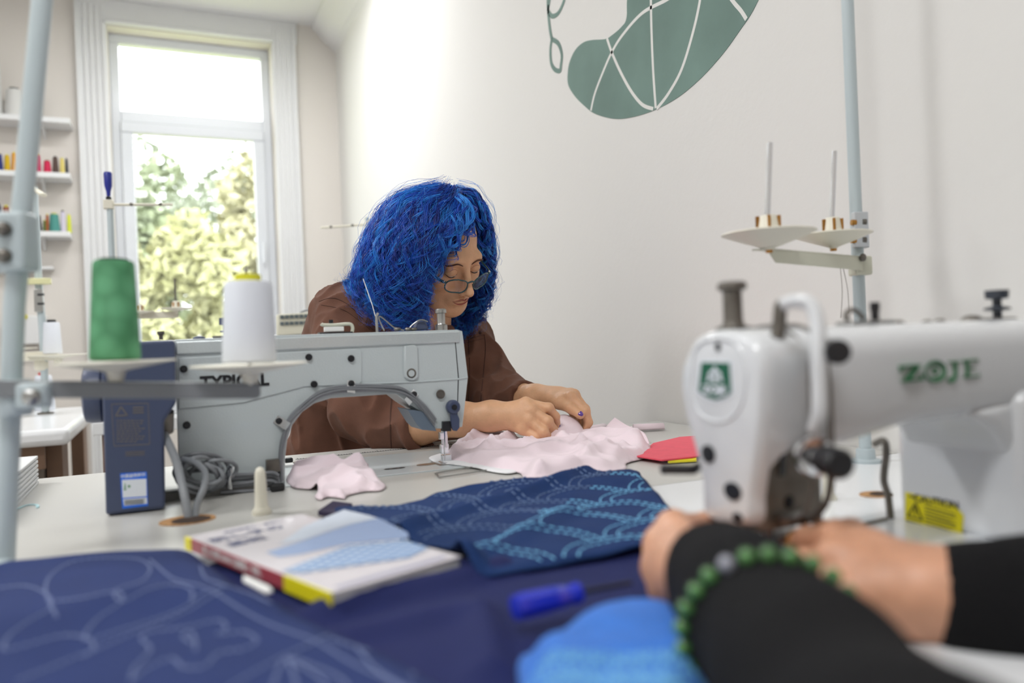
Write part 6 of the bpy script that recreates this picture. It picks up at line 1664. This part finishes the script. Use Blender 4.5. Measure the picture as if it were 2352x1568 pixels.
M_ink = mat('ink_navy', (70, 78, 116), 0.5)
def cov_text(s, size, x, y, m=M_ink, off=0.0002): text_mesh('cover_title', s, size, m, cov, frame(tz_ + ex * Lb * x + ey * Wb * y, ey, -ex), 0.00015, off)
cov_text('刺し子の', 0.019, 0.15, 0.36, off=0.0003); cov_text('基礎', 0.019, 0.26, 0.24, off=0.0003); cov_text('伝統模様と一目刺し', 0.007, 0.06, 0.5, off=0)
# photo of folded checked cloths on the cover
M_chk = bpy.data.materials.new('checked_cloth_print'); M_chk.use_nodes = True
nt = M_chk.node_tree; b = nt.nodes['Principled BSDF']; b.inputs['Roughness'].default_value = 0.25
tc = nt.nodes.new('ShaderNodeTexCoord'); mp = nt.nodes.new('ShaderNodeMapping'); mp.inputs['Rotation'].default_value = (0, 0, math.atan2(ex.y, ex.x) + 0.45)
w1 = nt.nodes.new('ShaderNodeTexWave'); w1.bands_direction = 'X'; w1.inputs['Scale'].default_value = 32; w2 = nt.nodes.new('ShaderNodeTexWave'); w2.bands_direction = 'Y'; w2.inputs['Scale'].default_value = 32
ad = nt.nodes.new('ShaderNodeMath'); ad.operation = 'ADD'; rp = nt.nodes.new('ShaderNodeValToRGB')
rp.color_ramp.elements[0].position = 0.3; rp.color_ramp.elements[0].color = srgb(218, 228, 240); rp.color_ramp.elements[1].position = 0.95; rp.color_ramp.elements[1].color = srgb(130, 164, 210)
nt.links.new(tc.outputs['Object'], mp.inputs['Vector']); nt.links.new(mp.outputs['Vector'], w1.inputs['Vector']); nt.links.new(mp.outputs['Vector'], w2.inputs['Vector'])
nt.links.new(w1.outputs['Fac'], ad.inputs[0]); nt.links.new(w2.outputs['Fac'], ad.inputs[1]); nt.links.new(ad.outputs[0], rp.inputs['Fac']); nt.links.new(rp.outputs['Color'], b.inputs['Base Color'])
def cp(pts_, m, name, lift=0.0003):
    q = [on(x, y, bz + th_ + lift) for x, y in pts_]
    MB().prism(q, (0, 0, 0.0002), 0).build(name, m, cov, smooth=0)
cp([(648, 1312), (700, 1290), (800, 1252), (930, 1240), (985, 1258), (940, 1280), (800, 1300), (690, 1316)], M_chk, 'printed_checked_cloth', 0.0006)
cp([(612, 1268), (700, 1240), (800, 1205), (870, 1190), (935, 1222), (940, 1236), (800, 1248), (690, 1272), (640, 1278)], mat('print_blue', (160, 182, 222), 0.25), 'printed_blue_cloth')
cp([(700, 1208), (790, 1170), (850, 1184), (868, 1190), (790, 1206), (700, 1238), (640, 1250)], mat('print_pale', (212, 222, 236), 0.25), 'printed_pale_cloth')
bb(MB(), Lb * 0.955, Lb * 0.975, 0.01, Wb - 0.01, th_, th_ + 0.0003).build('printed_border', mat('print_line', (150, 150, 176), 0.4), cov, smooth=0)
# slim white label strip and brown cloth edge below the book
tag(MB().prism([on(x, y, TABLE + 0.019) for x, y in ((560, 1324), (618, 1350), (626, 1360), (612, 1364), (558, 1336))], (0, 0, 0.0015)).build('paper_strip', M_paper, smooth=0), 'small white paper strip peeking out below the book spine', 'paper strip')
tag(MB().prism([on(x, y, TABLE + 0.003) for x, y in ((730, 1184), (765, 1160), (810, 1166), (772, 1190))], (0, 0, 0.006)).build('fabric_swatch', mat('plum_cloth', (52, 44, 74), 0.8), bevel=0.001), 'dark plum swatch between the book and the sashiko cloth', 'swatch')

# --- sashiko cloth with the wave pattern, spread over the book's corner
bkc = np.array([(O_ + ex * x + ey * y).to_2d() for x, y in ((0, 0), (Lb, 0), (Lb, Wb), (0, Wb))])
def z_sas(v, d):
    onb = inside(v, bkc); db = seg_dist(v, bkc); s = np.where(onb, 1.0, np.exp(-(db / 0.022) ** 2))
    z = TABLE + 0.0050 + 0.0225 * s
    z = np.maximum(z, TABLE + 0.010 + 0.004 * n2(v, 18, 51) + 0.0025 * n2(v, 40, 52))
    z += fold_line(v, ax2(900, 1215, .78), ax2(1330, 1085, .775), 0.012, 0.010) + fold_line(v, ax2(1080, 1270, .78), ax2(1300, 1180, .775), 0.016, 0.008)
    return z + 0.003 * sm(d / 0.01)
sas, bs = cloth('sashiko_cloth', [(757, 1158), (796, 1153), (871, 1154), (920, 1148), (964, 1138), (1000, 1122), (1024, 1118), (1070, 1110), (1110, 1107), (1204, 1098), (1270, 1086), (1331, 1080), (1400, 1078), (1462, 1077), (1476, 1092), (1505, 1118), (1533, 1148), (1574, 1174), (1625, 1190), (1590, 1225), (1500, 1242), (1400, 1262), (1301, 1280), (1189, 1300), (1114, 1312), (1062, 1298), (1040, 1278), (998, 1262), (950, 1238), (908, 1219), (845, 1193)], z_sas, M_navy, step=0.005, zref=TABLE + 0.014)
tag(sas, 'navy cloth with light blue wave stitching, spread out behind the book', 'cloth', 'blue fabrics')
paths = []; R_ = 0.060
ang = math.radians(-8); ca, sa_ = math.cos(ang), math.sin(ang)
o2 = ax2(1180, 1200, TABLE + .014)
def loc(u, w): return (o2[0] + ca * u - sa_ * w, o2[1] + sa_ * u + ca * w)
for r in range(-12, 13):
    for c in range(-9, 10):
        cx = (c + (0.5 if r % 2 else 0)) * 2 * R_; cy_ = r * R_ * 0.86
        for k, rr in enumerate((R_ * 0.97, R_ * 0.76)):
            arc = []
            for t in np.linspace(0, PI, 26):
                x, y = cx + rr * math.cos(t), cy_ + rr * math.sin(t)
                # hidden by the row in front
                arc.append((x, y))
            run = []
            for (x, y) in arc:
                hid = any((x - (cx + s * R_)) ** 2 + (y - (cy_ - R_ * 0.86)) ** 2 < (R_ * 0.97) ** 2 * 0.98 for s in (-1, 1)) or (x - cx) ** 2 + (y - (cy_ - 2 * R_ * 0.86)) ** 2 < (R_ * 0.97) ** 2 * 0.98
                if not hid: run.append(loc(x, y))
                else:
                    if len(run) > 2: paths.append(run)
                    run = []
            if len(run) > 2: paths.append(run)
bline = ax2(1330, 1180, .775)
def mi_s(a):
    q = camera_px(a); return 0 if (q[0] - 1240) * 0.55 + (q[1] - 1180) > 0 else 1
def camera_px(a):
    w = Vector((a[0], a[1], TABLE + 0.014)) - CAM; d = w.dot(FWD); u = w.dot(RGT) / d * F_PX; v = -w.z / d * F_PX
    return (1176 + u * math.cos(ROLL) + v * math.sin(ROLL), 784 - u * math.sin(ROLL) + v * math.cos(ROLL))
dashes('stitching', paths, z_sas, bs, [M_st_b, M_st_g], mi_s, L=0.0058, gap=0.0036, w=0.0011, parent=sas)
# --- bright blue bundle
def z_bri(v, d):
    return TABLE + 0.009 + 0.021 * sm(d / 0.022) * (0.9 + 0.1 * n2(v, 14, 61)) + 0.0035 * n2(v, 42, 62) * sm(d / 0.02) - 0.003 * (1 - np.abs(n2(v, 22, 63))) ** 4 * sm(d / 0.03)
bri, bb2 = cloth('bright_blue_cloth', [(1192, 1600, TABLE), (1200, 1540, TABLE), (1240, 1490, TABLE + .01), (1290, 1452, TABLE + .01), (1350, 1424, TABLE + .01), (1430, 1412, TABLE + .01), (1510, 1410, TABLE + .01), (1580, 1422, TABLE + .01), (1625, 1460, TABLE + .01), (1650, 1560, TABLE), (1640, 1680, TABLE), (1560, 1800, TABLE), (1250, 1800, TABLE)], z_bri, M_bright, step=0.005)
tag(bri, 'bright blue stitched cloth bundled in front of the screwdriver', 'cloth', 'blue fabrics')
paths = []
for cxp, cyp in [(x_, y_) for x_ in range(1260, 1600, 55) for y_ in (1430, 1470, 1510, 1550)]:
    c = ax2(cxp, cyp, TABLE + 0.05)
    for rr in (0.006, 0.011, 0.016): paths.append([(c[0] + rr * math.cos(t), c[1] + rr * math.sin(t)) for t in np.linspace(0, PI * 1.3, 18)])
dashes('stitching', paths, z_bri, bb2, [M_st_b], lambda a: 0, L=0.0028, gap=0.0016, w=0.0008, parent=bri)
# --- screwdriver
zs = TABLE + 0.024
sd_ = thing('screwdriver', on(1260, 1380, zs), 'blue handled screwdriver lying on the plain navy cloth', 'screwdriver')
a = on(1180, 1396, zs); b_ = on(1332, 1360, zs); c_ = on(1450, 1338, zs)
ax = (b_ - a).normalized(); Ls = (b_ - a).length
prof = [(0.0050, 0), (0.0085, 0.001), (0.0092, Ls * 0.1), (0.0085, Ls * 0.5), (0.0078, Ls * 0.72), (0.0060, Ls * 0.78), (0.0072, Ls * 0.85), (0.0078, Ls * 0.97), (0.005, Ls)]
o = MB().lathe(a, ax, prof, 8).build('handle', mat('blue_handle', (36, 52, 190), 0.22, coat=0.5), sd_, smooth=25)
MB().cyl(b_ - ax * 0.002, c_, 0.0019, 0.0016, n=12).build('shaft', M_black, sd_)

# --- pink cloths at the grey machine
def z_pink(v, d):
    z = TABLE + 0.0035 + 0.010 * sm(d / 0.02) + 0.013 * (1 - np.abs(n2(v, 26, 71))) ** 3 * sm(d / 0.02) + 0.005 * (1 - np.abs(n2(v, 55, 72))) ** 3 * sm(d / 0.015)
    for (x, y, w, h) in ((1300, 985, 0.034, 0.030), (1345, 1000, 0.03, 0.012), (1412, 985, 0.020, 0.020), (1465, 1020, 0.026, 0.014)):
        c = ax2(x, y + 18); z += h * np.exp(-(np.linalg.norm((v - c), axis=1) / w) ** 2)
    z += fold_line(v, ax2(1060, 1042), ax2(1135, 1016), 0.009, 0.015) + fold_line(v, ax2(1120, 1050), ax2(1200, 1020), 0.010, 0.014) + fold_line(v, ax2(1240, 1062), ax2(1330, 1045), 0.010, 0.008) + fold_line(v, ax2(1250, 1025), ax2(1340, 1040), 0.008, 0.010) + fold_line(v, ax2(1350, 1075), ax2(1430, 1050), 0.010, 0.010)
    return z
pk, bp_ = cloth('pink_garment_piece', [(1015, 1046), (1040, 1034), (1075, 1024), (1110, 1012), (1135, 1010), (1180, 1014), (1215, 1022), (1250, 1012), (1290, 1000), (1330, 1000), (1360, 1004), (1395, 998), (1420, 990), (1450, 998), (1480, 1010), (1494, 1030), (1484, 1046), (1440, 1058), (1436, 1072), (1395, 1080), (1345, 1082), (1290, 1092), (1230, 1098), (1204, 1094), (1192, 1080), (1150, 1075), (1100, 1068), (1062, 1060), (1030, 1056)], z_pink, M_pink, step=0.0042, thick=0.0016)
tag(pk, 'large crumpled pale pink garment under the woman\'s hands', 'garment', 'pale pink cloth pieces')
# the layer lifted between the hands
def lifted(rows, name, par, m=M_pink, thick=0.0014):
    g = [[P(*q) for q in r] for r in rows]
    R2_ = []
    cols = [smooth_path([g[i][j] for i in range(len(g))], 5) for j in range(len(g[0]))]
    rws = [smooth_path([c[i] for c in cols], 5) for i in range(len(cols[0]))]
    nr, nc = len(rws), len(rws[0])
    mb = MB(); mb.add([q for r in rws for q in r], [(i * nc + j, i * nc + j + 1, (i + 1) * nc + j + 1, (i + 1) * nc + j) for i in range(nr - 1) for j in range(nc - 1)])
    return mb.build(name, m, par, smooth=180, solid=thick)
lifted([[(1270, 958, 1.520), (1298, 953, 1.515), (1325, 966, 1.512), (1342, 992, 1.512)],
        [(1262, 985, 1.485), (1290, 980, 1.475), (1325, 990, 1.478), (1352, 1006, 1.485)],
        [(1250, 1008, 1.465), (1285, 1010, 1.455), (1330, 1015, 1.46), (1372, 1022, 1.47)],
        [(1240, 1030, 1.450), (1285, 1036, 1.44), (1335, 1040, 1.44), (1390, 1044, 1.45)]], 'lifted_fold', pk)
lifted([[(1380, 1000, 1.50), (1388, 984, 1.51), (1400, 970, 1.515), (1412, 958, 1.52)],
        [(1395, 1010, 1.485), (1412, 992, 1.49), (1430, 982, 1.50), (1440, 976, 1.505)],
        [(1420, 1022, 1.47), (1440, 1008, 1.475), (1462, 998, 1.48), (1478, 992, 1.485)],
        [(1440, 1046, 1.44), (1466, 1036, 1.445), (1484, 1026, 1.45), (1492, 1018, 1.455)]], 'raised_fold', pk)
def z_p2(v, d):
    return TABLE + 0.003 + 0.008 * sm(d / 0.012) + 0.014 * (1 - np.abs(n2(v, 40, 81))) ** 3 * sm(d / 0.014) + fold_line(v, ax2(690, 1098), ax2(850, 1088), 0.012, 0.012) + fold_line(v, ax2(730, 1128), ax2(845, 1102), 0.010, 0.010)
pz, _ = cloth('pink_scrap', [(657, 1096), (680, 1084), (716, 1078), (756, 1078), (790, 1082), (818, 1074), (840, 1072), (852, 1086), (872, 1098), (886, 1110), (872, 1120), (838, 1122), (800, 1130), (790, 1138), (756, 1134), (735, 1140), (722, 1134), (730, 1120), (700, 1116), (672, 1112)], z_p2, M_pink, step=0.0036, thick=0.0018)
tag(pz, 'small crumpled pale pink scrap beside the grey machine column', 'scrap', 'pale pink cloth pieces')
# white interlining under the pink piece, near the needle
def z_w(v, d): return TABLE + 0.0040 + 0.002 * sm(d / 0.01) + 0.0015 * n2(v, 40, 91)
ww, _ = cloth('white_lining_piece', [(985, 1048), (1000, 1040), (1040, 1030), (1090, 1022), (1130, 1026), (1170, 1050), (1195, 1072), (1170, 1082), (1130, 1078), (1080, 1068), (1030, 1062), (1000, 1058)], z_w, mat('white_cotton', (242, 242, 244), 0.85), step=0.005)
tag(ww, 'thin white lining piece spread beneath the needle of the grey machine', 'cloth')
# rolled pink strips by the wall
def roll(px, label, d0=None):
    a = on(px[0], px[1], TABLE + 0.008); b = on(px[2], px[3], TABLE + 0.008)
    t = (b - a); L = t.length; t.normalize(); nrm = Vector((-t.y, t.x, 0))
    pr = []
    for s in np.linspace(0, 2.6 * 2 * PI, 50):
        r = 0.0020 + 0.0058 * s / (2.6 * 2 * PI); pr.append(nrm * r * 1.5 * math.cos(s) + UP * r * 0.95 * math.sin(s))
    mb = MB(); n = len(pr)
    mb.add([a + q for q in pr] + [b + q for q in pr], [(i, i + 1, n + i + 1, n + i) for i in range(n - 1)])
    o = mb.build('pink_roll', M_pink, smooth=180, solid=0.001)
    tag(o, label, 'cloth roll', 'pale pink cloth pieces')
roll((1455, 982, 1524, 979), 'rolled pale pink strip lying by the wall beyond the red cloth')
roll((1345, 988, 1386, 980), 'rolled pale pink strip just right of the woman\'s far hand')
# red folded fabric with yellow
for k in range(3):
    q = [on(x, y, TABLE + 0.003 * k) for x, y in ((1462, 1052 - k), (1500, 1020 + k), (1560, 1006), (1640, 1000), (1650, 1040), (1590, 1052), (1520, 1058 + k * 0.5))]
    if k == 0: rd = MB().prism(q, (0, 0, 0.0026)).build('red_cloth', M_red, bevel=0.0008); tag(rd, 'folded coral red cloth half hidden behind the white machine', 'cloth')
    else: MB().prism(q, (0, 0, 0.0026)).build('folded_layer', M_red, rd, bevel=0.0008)
tag(MB().prism([on(x, y, TABLE + 0.0015) for x, y in ((1534, 1064), (1540, 1055), (1600, 1048), (1600, 1060))], (0, 0, 0.004)).build('yellow_strip', M_yel, bevel=0.0008), 'yellow cloth strip under the red cloth', 'cloth')
# white cloth being sewn on the front machine
tag(MB().prism([on(x, y, TABLE + 0.028) for x, y in ((1728, 1268), (1742, 1215), (1828, 1206), (1822, 1236), (1790, 1262))], (0, 0, 0.0015)).build('white_label', M_paper, bevel=0.0004), 'small white label held at the needle of the white machine', 'label')
